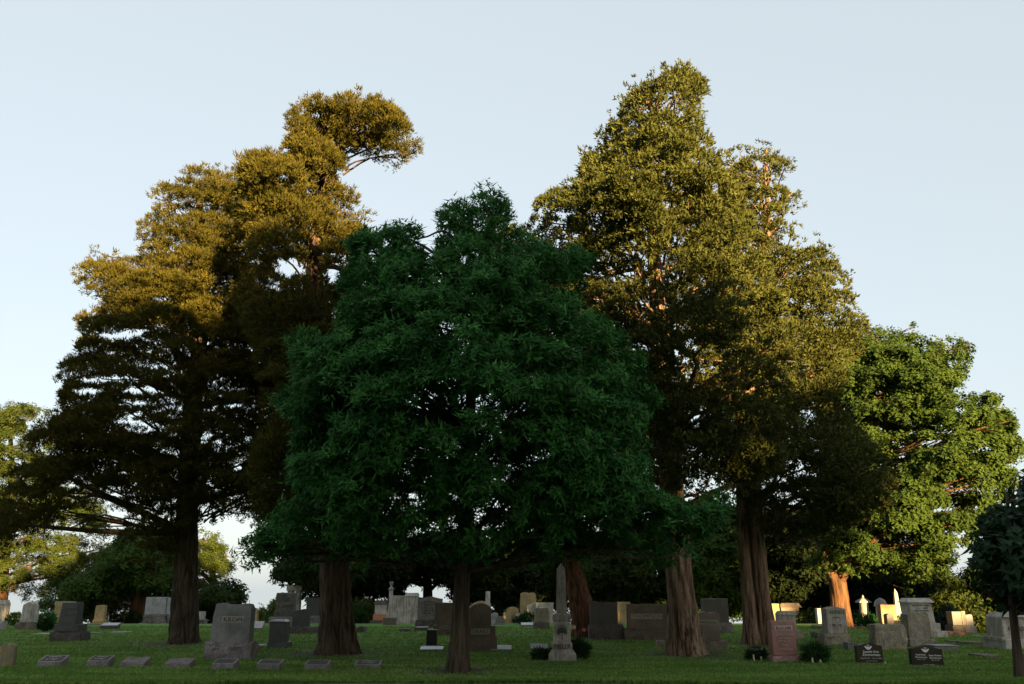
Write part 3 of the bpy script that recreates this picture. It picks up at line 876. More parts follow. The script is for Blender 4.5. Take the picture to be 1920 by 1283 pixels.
back_tree('wide shaded tree behind the long brown lettered stone',
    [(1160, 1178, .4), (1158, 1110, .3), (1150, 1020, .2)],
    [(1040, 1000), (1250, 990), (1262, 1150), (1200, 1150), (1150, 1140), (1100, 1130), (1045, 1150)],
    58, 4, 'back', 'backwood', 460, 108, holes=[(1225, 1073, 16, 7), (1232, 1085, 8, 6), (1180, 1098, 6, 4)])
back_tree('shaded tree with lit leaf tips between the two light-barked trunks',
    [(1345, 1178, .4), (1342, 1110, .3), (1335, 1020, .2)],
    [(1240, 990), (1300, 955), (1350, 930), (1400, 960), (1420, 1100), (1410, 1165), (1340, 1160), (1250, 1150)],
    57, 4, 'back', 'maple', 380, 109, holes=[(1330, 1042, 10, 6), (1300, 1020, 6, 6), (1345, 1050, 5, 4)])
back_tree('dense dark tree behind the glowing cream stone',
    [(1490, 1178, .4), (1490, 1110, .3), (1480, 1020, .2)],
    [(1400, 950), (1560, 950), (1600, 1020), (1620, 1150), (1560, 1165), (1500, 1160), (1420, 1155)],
    62, 5, 'back', 'shade_darkened', 520, 110)
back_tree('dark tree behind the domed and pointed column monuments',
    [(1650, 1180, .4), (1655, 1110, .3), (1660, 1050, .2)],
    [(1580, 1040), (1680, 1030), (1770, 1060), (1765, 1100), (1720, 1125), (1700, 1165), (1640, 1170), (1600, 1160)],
    60, 5, 'back', 'shade_darkened', 420, 111)
back_tree('long-armed oak whose dark boughs reach over the pale stepped monument',
    [(1935, 1200, .5), (1938, 1120, .42), (1920, 1060, .3)],
    [(1720, 1060), (1790, 1085), (1840, 1050), (1850, 1000), (1960, 960), (1990, 1100), (1900, 1130), (1860, 1115), (1800, 1105), (1750, 1100)],
    48, 3.5, 'back', 'backwood', 210, 112, limb_r=.22, holes=[(1790, 1075, 14, 8)],
    stems=[[(1932, 1110, .20, 0), (1880, 1124, .13, 0), (1820, 1104, .09, 0), (1760, 1096, .06, 0), (1720, 1085, .03, 0)]])
back_tree('sunny light green trees filling the slope beside the blue spruce',
    [(1800, 1215, .3), (1800, 1150, .25), (1800, 1100, .12)],
    [(1735, 1190), (1740, 1120), (1770, 1100), (1800, 1090), (1850, 1105), (1900, 1120), (1960, 1125), (1960, 1215), (1850, 1210)],
    62, 4, 'back', 'locust', 330, 113)
back_tree('blue-green young spruce beside the pale stepped monument',
    [(1778, 1200, .14), (1778, 1160, .1), (1778, 1130, .03)],
    [(1777, 1128), (1786, 1145), (1796, 1162), (1800, 1180), (1804, 1194), (1752, 1194), (1758, 1178), (1763, 1160), (1770, 1145)],
    45, 1.2, 'spruce', 'spruce', 150, 114, name='spruce_tree', limbs=4)
back_tree('small sunlit tree on the skyline beside the pale pointed stone',
    [(490, 1172, .3), (490, 1155, .2), (490, 1140, .1)],
    [(482, 1172), (484, 1150), (492, 1136), (503, 1145), (500, 1160), (505, 1175)],
    105, 2.0, 'back', 'locust', 60, 115)
back_tree('small green tree on the skyline behind the rough purple stone',
    [(516, 1175, .3), (516, 1150, .2), (516, 1125, .1)],
    [(500, 1172), (500, 1148), (512, 1128), (530, 1120), (540, 1175)],
    95, 2.5, 'back', 'maple', 80, 116)


def bush(label, poly, D, depth, style, leaf, n, seed, name='bush', cat='bush', lscale=1.0, group=None):
    P = [at(a, b, D) for a, b in poly]
    cx = sum(p.x for p in P) / len(P)
    root = empty(name, (cx, D, gz(cx, D)), label, cat, group)
    crown(root, poly, D, depth, style, M[leaf], n, seed, lscale=lscale, origin=(cx, D, gz(cx, D)))
    tw = []
    rnd = random.Random(seed)
    z0 = gz(cx, D)
    for _ in range(6):
        p = rnd.choice(P)
        tw.append(([Vector((0, 0, -.05)), Vector(((p.x - cx) * .3, 0, (p.z - z0) * .4)), Vector(((p.x - cx) * .7, rnd.uniform(-.2, .2), max(.1, (p.z - z0) * .7)))], [.03, .02, .008]))
    joined_tubes('stems', tw, M['bark_dark'], root)
    return root


bush('sunlit yellow shrubs beyond the dark round bush', [(650, 1172), (652, 1122), (668, 1118), (685, 1125), (702, 1122), (712, 1150), (705, 1172)], 66, 2.5, 'back', 'locust', 90, 201, lscale=.7)
bush('dark round juniper bush in front of the yellow shrubs', [(655, 1166), (656, 1148), (664, 1138), (676, 1142), (686, 1152), (692, 1166)], 50, 1.0, 'arbor', 'shrub', 70, 202)
bush('low leafy bush at the foot of the cylindrical finial monument', [(1610, 1178), (1611, 1160), (1620, 1154), (1634, 1156), (1641, 1168), (1639, 1180)], 45, .6, 'arbor', 'lily', 50, 203)
bush('low green hedge between the cream tablet and the pale stepped monument', [(1688, 1178), (1690, 1160), (1704, 1158), (1706, 1178)], 44, .6, 'arbor', 'lily', 30, 204)
bush('yew bush with red flowers beside the long pale marker', [(964, 1170), (972, 1158), (985, 1150), (999, 1154), (1003, 1168)], 47, .6, 'arbor', 'shrub', 45, 205)
bush('leafy lilies behind the pitched brown monument', [(66, 1180), (70, 1152), (85, 1148), (100, 1154), (104, 1180)], 43, .8, 'arbor', 'lily', 60, 206)
bush('clump of lilies beside the low glowing stone', [(14, 1176), (18, 1156), (28, 1151), (36, 1158), (36, 1176)], 45, .7, 'arbor', 'lily', 40, 207)
for k, (x0, x1, yt, yb, D_) in enumerate([(96, 262, 1144, 1172, 56), (870, 1105, 1146, 1172, 56), (1225, 1345, 1148, 1172, 56), (1470, 1640, 1150, 1176, 53), (1700, 1760, 1160, 1185, 46), (1530, 1560, 1150, 1170, 52)]):
    bush(['shaded undergrowth behind the small warm tablet', 'shaded undergrowth behind the small pale headstones left of the obelisk', 'shaded undergrowth behind the thick light-barked trunk', 'shaded undergrowth behind the column monument with a pitched roof', 'undergrowth between the cream tablet and the spruce', 'dark undergrowth behind the lettered grey tablet'][k],
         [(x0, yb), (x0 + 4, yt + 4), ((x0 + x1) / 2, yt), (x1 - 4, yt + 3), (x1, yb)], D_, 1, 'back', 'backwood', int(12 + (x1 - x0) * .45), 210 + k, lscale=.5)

# unseen trees added behind the camera, tops and gaps shaped to shade near graves
edges = [-60, -40, -22, -6, 8, 17, 26, 36, 45, 53, 76]
for i in range(len(edges) - 1):
    a, b = edges[i] - 0.8, edges[i + 1] + 0.8
    pr = [p for p in PROFILE if a < p[0] < b]
    xs_, zs_ = zip(*PROFILE)
    top = [(a, float(np.interp(a, xs_, zs_)))] + pr + [(b, float(np.interp(b, xs_, zs_)))]
    top = [(x, z + 0.35 * mnoise.noise(Vector((x * 0.9, 0, 0)))) for x, z in top]
    poly = [(a, 2.0)] + top + [(b, 2.0)]
    cx = (a + b) / 2
    lab = ['%s unseen tree added behind the viewer to cast shade' % w for w in
           ('outermost tall', 'second tall', 'wide-crowned tall', 'lower-crowned', 'rising-crowned', 'tallest', 'flat-topped tall', 'sloping-crowned', 'narrow pointed', 'lowest')][i]
    root = empty('added_shade_tree', (cx, YC, 0), lab, 'tree', 'unseen trees added for shade')
    kx = 2.9 if 45 < cx < 53 else 0.0
    tube_obj('trunk', [(kx, 0, -.2), (kx + 0.2, 0, 4), (kx, 0, 9), (kx + 0.1, 0, 13 if cx < 45 else 9)], [.6, .45, .3, .08], M['bark_dark'], root, seg=10)
    crown(root, poly, YC, 2.4, 'shade', M['backwood'], int((b - a) * 20), 300 + i, world=True, origin=(cx, YC, 0), keep=keep_shade, R0=3)
    for s in range(5 if kx == 0 else 0):
        an = s * 1.9
        tube_obj('limb', [(0, 0, 4 + s), (1.4 * math.cos(an), .8 * math.sin(an), 6 + s), (3 * math.cos(an), 1.4 * math.sin(an), 8.5 + s * .8)], [.2, .13, .04], M['bark_dark'], root, seg=6, sub=3)

import sys; print('foliage triangles', TRI[0], file=sys.stderr)
#STONES#
# ---------------------------------------------------------------- gravestones
def outline(shape, w, h, rnd):
    """front outline of a slab, counter-clockwise from bottom left; w, h in metres"""
    a = w / 2
    if shape == 'arch':
        pts = [(-a, 0), (a, 0)]
        for i in range(9):
            t = i / 8; x = a * (1 - 2 * t)
            pts.append((x, h - 0.20 * w * (x / a) ** 2))
        return pts
    if shape == 'round':
        pts = [(-a, 0), (a, 0)]
        for i in range(11):
            th = math.pi * i / 10
            pts.append((a * math.cos(th), h - a * 0.55 + a * 0.55 * math.sin(th)))
        return pts
    if shape == 'serp':      # shallow double curve
        pts = [(-a, 0), (a, 0)]
        for i in range(11):
            x = a * (1 - 2 * i / 10)
            pts.append((x, h - 0.09 * w * (1 - math.cos(math.pi * min(1, abs(x) / a))) / 2))
        return pts
    if shape == 'ped':
        return [(-a, 0), (a, 0), (a, h * .86), (0, h), (-a, h * .86)]
    if shape == 'rise':
        return [(-a, 0), (a, 0), (a, h), (-a, h * .86)]
    if shape == 'chip':
        return [(-a * 1.03, 0), (a * 1.0, 0), (a * .99, h * .86), (a * .86, h * .975), (a * .62, h * .99), (a * .1, h * .955), (-a * .35, h * .955), (-a * .5, h * .985), (-a * .58, h), (-a * .92, h * .97), (-a * .95, h * .8), (-a * 1.0, h * .68)]
    if shape == 'ragged':
        n = 9; pts = [(-a, 0), (a, 0), (a * 1.0, h * .5), (a * .97, h * .9)]
        for i in range(1, n):
            x = a * (1 - 2 * i / n); pts.append((x, h * (0.97 + 0.035 * rnd.uniform(-1, 1))))
        return pts + [(-a * .97, h * .92), (-a * 1.0, h * .45)]
    return [(-a, 0), (a, 0), (a, h), (-a, h)]


def slab(shape, w, h, d, taper=(1, 1), bev=0.012, rough=0.0, seed=1, skew=0.0):
    """a slab standing on z=0 with its face at y=0 and its back at y=d"""
    rnd = random.Random(seed)
    bm = bmesh.new()
    if rough > 0 and shape in ('box', 'block'):
        nx = max(3, min(16, int(w / 0.09))); nz = max(3, min(14, int(h / 0.08))); ny = max(3, min(8, int(d / 0.1)))
        vs = {}

        def vert(i, j, k):
            key = (i, j, k)
            if key not in vs:
                x = (i / nx - .5); y = j / ny; z = k / nz
                t = z
                tx = 1 + (taper[0] - 1) * t; ty = 1 + (taper[1] - 1) * t
                p = Vector((x * w * tx + skew * z * w, (y - .5) * d * ty + d / 2, z * h))
                e = Vector(((x * 2) ** 5 if abs(x) > .2 else 0, ((y - .5) * 2) ** 5, (z * 2 - 1) ** 5 if z > .5 else 0))
                q = p * 4.2 + Vector((seed * 3.1, seed, 0))
                am = rough * (0.6 + 0.8 * mnoise.noise(q * 0.5))
                off = mnoise.noise_vector(q * 1.3) * am * 1.5 + mnoise.noise_vector(q * 3.3) * am * 0.8
                cnt = sum((i in (0, nx), j in (0, ny), k == nz))
                rnd_in = -0.35 * rough * (cnt - 1) if cnt > 1 else 0
                off += e.normalized() * rnd_in if e.length > 0 else Vector()
                if k == 0: off.z = 0
                vs[key] = bm.verts.new(p + off)
            return vs[key]
        for i in range(nx):
            for k in range(nz):
                for j, fl in ((0, 0), (ny, 1)):
                    q = [vert(i, j, k), vert(i + 1, j, k), vert(i + 1, j, k + 1), vert(i, j, k + 1)]
                    bm.faces.new(q if not fl else q[::-1])
        for j in range(ny):
            for k in range(nz):
                for i, fl in ((0, 1), (nx, 0)):
                    q = [vert(i, j, k), vert(i, j + 1, k), vert(i, j + 1, k + 1), vert(i, j, k + 1)]
                    bm.faces.new(q if not fl else q[::-1])
        for i in range(nx):
            for j in range(ny):
                bm.faces.new([vert(i, j, nz), vert(i + 1, j, nz), vert(i + 1, j + 1, nz), vert(i, j + 1, nz)])
        return bm
    pts = outline(shape, w, h, rnd)
    fr = []; bk = []
    for x, z in pts:
        t = z / h
        tx = 1 + (taper[0] - 1) * t; ty = 1 + (taper[1] - 1) * t
        fr.append(bm.verts.new((x * tx + skew * t * w, d / 2 - d / 2 * ty, z)))
        bk.append(bm.verts.new((x * tx + skew * t * w, d / 2 + d / 2 * ty, z)))
    bm.faces.new(fr)
    bm.faces.new(bk[::-1])
    n = len(fr)
    for i in range(n):
        bm.faces.new([fr[(i + 1) % n], fr[i], bk[i], bk[(i + 1) % n]])
    bmesh.ops.recalc_face_normals(bm, faces=bm.faces[:])
    if bev: bmesh.ops.bevel(bm, geom=[e for e in bm.edges if e.is_manifold and e.calc_face_angle(0) > 0.35], offset=bev, segments=2, profile=0.6, affect='EDGES')
    if rough > 0:
        bmesh.ops.subdivide_edges(bm, edges=[e for e in bm.edges if e.calc_length() > 0.12], cuts=4, use_grid_fill=True)
        for v in bm.verts:
            q = v.co * 4.5 + Vector((seed, 0, seed * 2))
            f = 1.0 if v.co.y > 0.01 else 0.25
            v.co += mnoise.noise_vector(q) * rough * f
    return bm


def place_slab(name, mat, root, off, **kw):
    bm = slab(**kw)
    return link(name, bm_mesh(name, bm), M[mat], root, loc=off)


def text_obj(txt, size, mat, root, loc, depth=0.006, rot=(math.pi / 2, 0, 0), width=None, name='lettering', spacing=1.0, bold=0.0):
    cu = bpy.data.curves.new('letters', 'FONT')
    cu.body = txt; cu.size = size; cu.align_x = 'CENTER'; cu.align_y = 'CENTER'
    cu.extrude = depth; cu.offset = bold; cu.space_character = spacing; cu.resolution_u = 2
    tmp = bpy.data.objects.new('letters', cu)
    COL.objects.link(tmp)
    dg = bpy.context.evaluated_depsgraph_get()
    me = bpy.data.meshes.new_from_object(tmp.evaluated_get(dg))
    bpy.data.objects.remove(tmp)
    xs = [v.co.x for v in me.vertices]
    if width and xs:
        w = max(xs) - min(xs)
        me.transform(__import__('mathutils').Matrix.Diagonal((width / w, 1, 1, 1)))
    me.materials.clear()
    return link(name, me, M[mat], root, loc=loc, rot=rot)


GS = [0]
GROUP = 'gravestones standing on the lawn'


def stone(label, die, base=None, mat='grey', bmat=None, shape='box', depth=0.3, rough=0.0, brough=0.03, taper=(1, 1), g=None, D=None,
          cap=None, mid=None, yaw=0.0, skew=0.0, cat='gravestone', name='gravestone', group=GROUP, bev=0.012, texts=(), panel=None, tilt=0.0, bdepth=None):
    """die, base, mid, cap: (x0, x1, y_top, y_bottom) in photograph pixels of the front faces; the lowest row stands on the lawn"""
    GS[0] += 1
    seed = GS[0]
    low = base or die
    gr = g or low[3]
    cx = (low[0] + low[1]) / 2
    p = ground(cx, gr) if D is None else Vector((at(cx, gr, D).x, D, 0))
    Y = p.y
    z0 = gz(p.x, Y)
    root = empty(name, (p.x, Y, z0), label, cat, group, rz=R(yaw))
    rt = random.Random(seed * 7)
    root.rotation_euler = (R(rt.uniform(-.8, .8)), R(rt.uniform(-1.1, 1.1)), R(yaw + rt.uniform(-2.5, 2.5)))
    bmat = bmat or (mat if mat + '_rough' not in M else mat + '_rough')

    def dims(b):
        w = (b[1] - b[0]) / FPX * Y / ray((b[0] + b[1]) / 2, (b[2] + b[3]) / 2).y
        return w, at(cx, b[2], Y).z - z0, at(cx, b[3], Y).z - z0, at((b[0] + b[1]) / 2, (b[2] + b[3]) / 2, Y).x - p.x
    w0, zt, zb, x0 = dims(die)
    info = {}
    bd = bdepth or depth + 0.22
    off_y = 0.0
    if base:
        w, t, b, x = dims(base)
        b = min(b, 0.0) - 0.06
        place_slab('base', bmat, root, (x, 0, b), shape='block', w=w, h=t - b, d=bd, rough=brough, seed=seed + 50, taper=(0.985, 0.97)) if brough else \
            place_slab('base', bmat, root, (x, 0, b), shape='box', w=w, h=t - b, d=bd, bev=0.02)
        off_y = (bd - depth) / 2
    if mid:
        w, t, b, x = dims(mid)
        md = depth + 0.1
        place_slab('plinth', mat, root, (x, (bd - md) / 2, b), shape='box', w=w, h=t - b, d=md, bev=0.015)
    if not base: zb = min(zb, 0) - 0.06
    o = place_slab('tablet', mat, root, (x0, off_y, zb), shape=shape, w=w0, h=zt - zb, d=depth, rough=rough, seed=seed, taper=taper, bev=bev, skew=skew)
    if cap:
        w, t, b, x = dims(cap[:4])
        cd = depth + 0.12
        place_slab('cap', cap[4] if len(cap) > 4 else mat, root, (x, off_y - 0.06, b), shape='box', w=w, h=t - b, d=cd, taper=(0.8, 0.6), bev=0.015)
    def yf(row):
        return (bd - depth - 0.1) / 2 if mid and row >= mid[2] - 0.5 else off_y
    if panel:
        a, b_, c, d_, pm = panel
        pw = (b_ - a) / FPX * Y / ray(cx, c).y
        pz = at(cx, (c + d_) / 2, Y).z - z0; ph = at(cx, c, Y).z - at(cx, d_, Y).z
        px_ = at((a + b_) / 2, (c + d_) / 2, Y).x - p.x
        place_slab('name_panel', pm, root, (px_, yf(c) - 0.006, pz - ph / 2), shape='box', w=pw, h=ph, d=0.02, bev=0)
    for t in texts:
        s, tx0, tx1, ty0, ty1, tm = t[:6]
        tw = (tx1 - tx0) / FPX * Y / ray(cx, ty0).y
        th = at(cx, ty0, Y).z - at(cx, ty1, Y).z
        tz = at(cx, (ty0 + ty1) / 2, Y).z - z0
        tx = at((tx0 + tx1) / 2, (ty0 + ty1) / 2, Y).x - p.x
        yy = yf(ty0) - (0.012 if panel else 0.004)
        text_obj(s, th * 1.38, tm, root, (tx, yy, tz), width=tw, bold=0.0)
    return root, Y, z0, off_y


def wedge(label, x0, x1, yt, ym, yb, mat='marker', top='marker_top', panel='panel_dark', worn=0.0, group='low slant markers in a row near the lane', name='grave_marker', lines=0):
    """low marker: front face from yb up to ym, slanted face back up to yt"""
    cx = (x0 + x1) / 2
    p = ground(cx, yb); Y = p.y
    z0 = p.z
    w = (x1 - x0) / FPX * Y / ray(cx, yb).y
    h1 = max(0.05, at(cx, ym, Y).z - z0)
    dep = 0.36
    h2 = at(cx, yt, Y + dep).z - z0
    h2 = max(h2, h1 + 0.03)
    root = empty(name, p, label, 'grave marker', group)
    bm = bmesh.new()
    n = 8 if worn else 1
    a = w / 2
    prof = [(0, -.05), (0, h1), (dep, h2), (dep, -.05)]
    rows = []
    for i in range(n + 1):
        x = -a + w * i / n
        rows.append([bm.verts.new((x, y, z)) for y, z in prof])
    for i in range(n):
        for j in range(4):
            bm.faces.new([rows[i][j], rows[i + 1][j], rows[i + 1][(j + 1) % 4], rows[i][(j + 1) % 4]])
    bm.faces.new(rows[0][::-1]); bm.faces.new(rows[-1])
    bmesh.ops.recalc_face_normals(bm, faces=bm.faces[:])
    if worn:
        bmesh.ops.subdivide_edges(bm, edges=bm.edges[:], cuts=3, use_grid_fill=True)
        for v in bm.verts:
            v.co += mnoise.noise_vector(v.co * 5 + Vector((x0, 0, 0))) * worn
    else:
        bmesh.ops.bevel(bm, geom=bm.edges[:], offset=0.012, segments=1, affect='EDGES')
    link('block', bm_mesh('block', bm), M[mat], root)
    sl = math.atan2(h2 - h1, dep); L = math.hypot(dep, h2 - h1)
    if top and not worn:
        def plate(nm, m, f0, f1, up, th):
            bm = bmesh.new()
            ww = a - f0
            vs = []
            for (sx, t) in ((-1, f1), (1, f1), (1, L - f1), (-1, L - f1)):
                vs.append(Vector((sx * ww, t * math.cos(sl) - math.sin(sl) * up, h1 + t * math.sin(sl) + math.cos(sl) * up)))
            lo_ = [v - Vector((0, -math.sin(sl), math.cos(sl))) * th for v in vs]
            A = [bm.verts.new(v) for v in vs]; B = [bm.verts.new(v) for v in lo_]
            bm.faces.new(A); bm.faces.new(B[::-1])
            for i in range(4): bm.faces.new([A[i], B[i], B[(i + 1) % 4], A[(i + 1) % 4]])
            link(nm, bm_mesh(nm, bm), M[m], root)
        plate('polished_rim', 'rim' if panel else top, 0.0, 0.0, 0.006, 0.01)
        if panel: plate('inscribed_panel', panel, 0.035, 0.035, 0.009, 0.008)
        if lines:
            for k in range(lines):
                t = L * (0.68 - 0.34 * k / max(1, lines - 1))
                text_obj(['IN MEMORY OF', 'AT REST'][k % 2], 0.06, 'letter_light' if panel else 'letter_dark', root, (0, t * math.cos(sl) - math.sin(sl) * .014, h1 + t * math.sin(sl) + math.cos(sl) * .014), depth=.002,
                         rot=(sl, 0, 0), width=w * .5)
    return root


def lathe(name, prof, mat, root, loc, seg=20):
    V = []; F = []
    for r, z in prof:
        for k in range(seg):
            V.append((r * math.cos(2 * math.pi * k / seg), r * math.sin(2 * math.pi * k / seg), z))
    for i in range(len(prof) - 1):
        for k in range(seg):
            F.append((i * seg + k, i * seg + (k + 1) % seg, (i + 1) * seg + (k + 1) % seg, (i + 1) * seg + k))
    V.append((0, 0, prof[-1][1])); c = len(V) - 1
    o_ = (len(prof) - 1) * seg
    me = bpy.data.meshes.new(name)
    me.from_pydata(V, [], F + [(o_ + k, o_ + (k + 1) % seg, c) for k in range(seg)])
    me.polygons.foreach_set('use_smooth', np.ones(len(me.polygons), dtype=bool))
    return link(name, me, M[mat], root, loc=loc)


def flat(label, x0, x1, yt, yb, mat='light_grey', h=0.05, group='flat stones set in the lawn', rough=0.012, name='flat_stone', dep=None, lit=None):
    cx = (x0 + x1) / 2
    p = ground(cx, yb); Y = p.y
    w = (x1 - x0) / FPX * Y / ray(cx, yb).y
    if dep is None:
        q = ground(cx, min(yb - 1.2, yt + 1)); dep = max(0.25, min(0.8, q.y - Y))
    hz_ = max(h, 0.03)
    root = empty(name, p, label, 'flat stone', group)
    place_slab('slab', mat, root, (0, 0, -0.06), shape='block', w=w, h=hz_ + 0.06, d=dep, rough=rough, seed=int(x0))
    if lit: place_slab('top_face', lit, root, (0, 0.01, hz_ + 0.012), shape='box', w=w * .97, h=0.012, d=dep * .95, bev=0.003)
    return root


# --- left part of the lawn
r_, Y_, z_, _ = stone('pale weathered pillar monument cut off by the left edge of the view', (-6, 9, 1133, 1157), (-9, 12, 1157, 1165), 'white_stained', depth=.45, cap=(-10, 11, 1125, 1133))
stone('little grey block in front of the pale pillar at the very edge', (-3, 7, 1165, 1182), None, 'light_grey', depth=.25)
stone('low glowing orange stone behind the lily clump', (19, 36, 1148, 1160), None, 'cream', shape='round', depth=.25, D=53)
stone('brown monument with a pitched roof-like top among lilies', (34, 56, 1128, 1167), (24, 60, 1167, 1181), 'white_stained', 'brown_rough', 'ped', depth=.55, rough=.03, taper=(.86, .86), skew=.03, yaw=-12)
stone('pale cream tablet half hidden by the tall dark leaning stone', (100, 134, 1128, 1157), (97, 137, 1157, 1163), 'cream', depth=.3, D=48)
stone('tall dark stone leaning right with raised letters on its plinth', (107, 141, 1130, 1171), (90, 152, 1185, 1203), 'dark', 'dark_rough', 'box', depth=.42, taper=(.93, .8), mid=(98, 147, 1171, 1185), skew=.05, yaw=-4,
      texts=[('HENDRICKS', 101, 138, 1174, 1182, 'grey', .05), ('IN MEMORY', 114, 137, 1140, 1144, 'grey'), ('AT REST', 116, 136, 1152, 1155, 'grey')])
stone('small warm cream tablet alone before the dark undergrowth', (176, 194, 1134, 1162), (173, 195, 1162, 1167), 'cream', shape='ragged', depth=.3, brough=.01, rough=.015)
wedge('low slant marker with a shining top on the grass past the small cream tablet', 187, 219, 1168, 1173, 1180, 'dark_rough', panel=None, group='slant markers farther back')
stone('wide light grey tablet on a rock base, left one of a touching pair', (271, 310, 1120, 1152), (267, 312, 1152, 1167), 'light_grey', 'grey_rough', depth=.35, brough=.05)
stone('light grey tablet against the cedar trunk, right one of a touching pair', (312, 332, 1121, 1152), (313, 335, 1152, 1167), 'light_grey', 'grey_rough', depth=.35, brough=.05)
flat('blue-grey flat stone below the left end of the light grey pair', 260, 282, 1165, 1169, 'light_grey')
flat('blue-grey flat stone below the middle of the light grey pair', 292, 316, 1164, 1168, 'light_grey')
flat('pale sliver of stone left of the dark leaning monument', 55, 87, 1187, 1190, 'light_grey', h=.03)
flat('dark sliver of stone right of the dark leaning monument', 153, 183, 1185, 1188, 'marker', h=.03)
flat('pale sliver of stone in the grass below the shining slant marker', 204, 235, 1184, 1187, 'light_grey', h=.03)
flat('brown flat stone below the small cream tablet', 157, 188, 1169, 1172, 'brown', h=.04)
stone('mossy yellowed round-topped headstone nearest the lane at the left edge', (-3, 27, 1206, 1251), None, 'mossy', shape='round', depth=.12, taper=(.98, 1), rough=.006)
stone('small grey and cream stone between cedar trunk and tall KROM tablet', (367, 381, 1147, 1162), (367, 383, 1162, 1168), 'white_stained', 'dark', depth=.3, brough=0, rough=.01)
for lb, a in (('slant marker with a bright polished rim, first of the row from the mossy headstone', (68, 113, 1229, 1241.5, 1251)),
              ('second slant marker from the mossy headstone, rimmed and slightly turned', (161, 200, 1229, 1240, 1252))):
    wedge(lb, *a, lines=2)
wedge('worn crumbling marker, third from the mossy headstone', 224, 270, 1232, 1243, 1251, worn=.02)
wedge('pale rough marker just below the cedar trunk', 307, 354, 1234, 1244, 1253, worn=.02)
wedge('dark rimmed marker directly below the KROM tablet', 396, 438, 1235.5, 1245, 1257)
wedge('grey marker with a framed slanted face, right of the one below KROM', 480, 524, 1236.5, 1245.5, 1257, panel='panel_dark')
wedge('rimmed marker below the second cedar trunk', 570, 614, 1238, 1247, 1257, panel='panel_dark')
wedge('last marker of the row, toward the slim oak trunk, with a bright rim', 664, 712, 1238.5, 1247, 1255, lines=2)

stone('tall grey tablet with chipped top reading KROM on a rock-faced base', (393, 466, 1131, 1206), (380, 472, 1206, 1237), 'grey', 'marker', 'chip', depth=.34, brough=.06, rough=.004, bev=.008, bdepth=.6, taper=(.985, 1),
      panel=(412, 453, 1156, 1168, 'panel_light'), texts=[('KROM', 415, 450, 1158, 1167, 'letter_dark')])
flat('white sliver of stone right of the KROM base', 475, 493, 1210, 1213, 'white', h=.05)
wedge('purple-grey slant marker behind the right edge of the KROM tablet', 468, 491, 1165, 1178, 1181, panel=None, group='slant markers farther back')
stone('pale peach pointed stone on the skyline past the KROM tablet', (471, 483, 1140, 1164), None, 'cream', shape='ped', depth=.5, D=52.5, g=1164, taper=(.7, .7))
stone('dark cubical stone with a bright polished flat top', (502, 534, 1166, 1204), (500, 538, 1204, 1216), 'dark', 'dark', depth=.42, cap=(503, 534, 1162.5, 1166, 'marker_top'), brough=.01)
stone('big rough purple-brown stone rising on the skyline', (514, 552, 1112, 1157), (503, 556, 1157, 1173), 'dark_rough', 'marker', 'box', depth=.55, rough=.04, taper=(.9, .85), brough=.04)
stone('dark stone with a bright sloping top in front of the rough purple-brown one', (543, 566, 1142, 1178), (538, 584, 1176, 1190), 'dark', 'dark_rough', 'rise', depth=.6, yaw=-16, brough=.02, g=1189)
stone('smooth dark tablet beside the second cedar trunk on a rock base', (574, 600, 1121, 1155), (576, 606, 1155, 1168), 'dark', 'grey_rough', depth=.5, brough=.04)

# tan pillared monument on the skyline behind the rough purple-brown stone
def pillared(label, x0, x1, yt, yb, D):
    cx = (x0 + x1) / 2; p = at(cx, yb, D); z0 = gz(p.x, D)
    root = empty('pillared_monument', (p.x, D, z0), label, 'monument', None)
    k = D / ray(cx, yb).y / FPX
    w = (x1 - x0) * k; top = at(cx, yt, D).z - z0
    for s in (-1, 1):
        lathe('pillar', [(.26, -.1), (.26, .15), (.2, .2), (.18, top * .5), (.17, top - .42), (.23, top - .38), (.23, top - .3)], 'white_stained', root, (s * (w / 2 - .22), .3, 0), 12)
    place_slab('lintel', 'white_stained', root, (0, 0, top - .3), shape='box', w=w, h=.3, d=.6, bev=.02)
    place_slab('pyramid_cap', 'light_grey', root, (-.1, -.4, top - .75), shape='ped', w=w * .75, h=.3, d=.3, taper=(1, .2), bev=0)
pillared('tan pillared monument behind the rough purple-brown stone', 533, 562, 1098, 1160, 53)

# --- centre
# urn-topped column
def urn_column():
    p = ground(729.5, 1172); Y = p.y; k = Y / ray(729, 1150).y / FPX
    root = empty('urn_column', p, 'slender pale column topped by an urn on stacked blocks', 'monument', None)
    def z(r): return at(729, r, Y).z - p.z
    place_slab('foot_block', 'brown_rough', root, (0, 0, -.05), shape='block', w=23 * k, h=z(1159) + .05, d=23 * k, rough=.01, seed=5)
    place_slab('upper_block', 'white_stained', root, (0, .08, z(1159)), shape='box', w=16.5 * k, h=z(1147) - z(1159), d=16 * k, taper=(.8, .8), bev=.015)
    c = 23 * k / 2
    lathe('shaft', [(5.2 * k, z(1147)), (4.6 * k, z(1142)), (4.0 * k, z(1138)), (3.8 * k, z(1107))], 'white_stained', root, (0, c, 0))
    lathe('capital', [(3.8 * k, z(1107)), (5.3 * k, z(1105.5)), (5.3 * k, z(1104)), (2.4 * k, z(1101)), (1.7 * k, z(1098.5))], 'white_stained', root, (0, c, 0))
    lathe('urn', [(1.7 * k, z(1098.5)), (2.8 * k, z(1097)), (3.3 * k, z(1094.5)), (2.6 * k, z(1093.2)), (4.2 * k, z(1092)), (3.8 * k, z(1090.8))], 'white_stained', root, (0, c, 0))
urn_column()
stone('pale chest-like monument with a dark rounded lid left of the urn column', (702, 724, 1133, 1152), (699, 726, 1152, 1160), 'white', 'terracotta', depth=1.0, cap=(700, 725, 1126, 1133, 'dark_rough'), brough=.01)
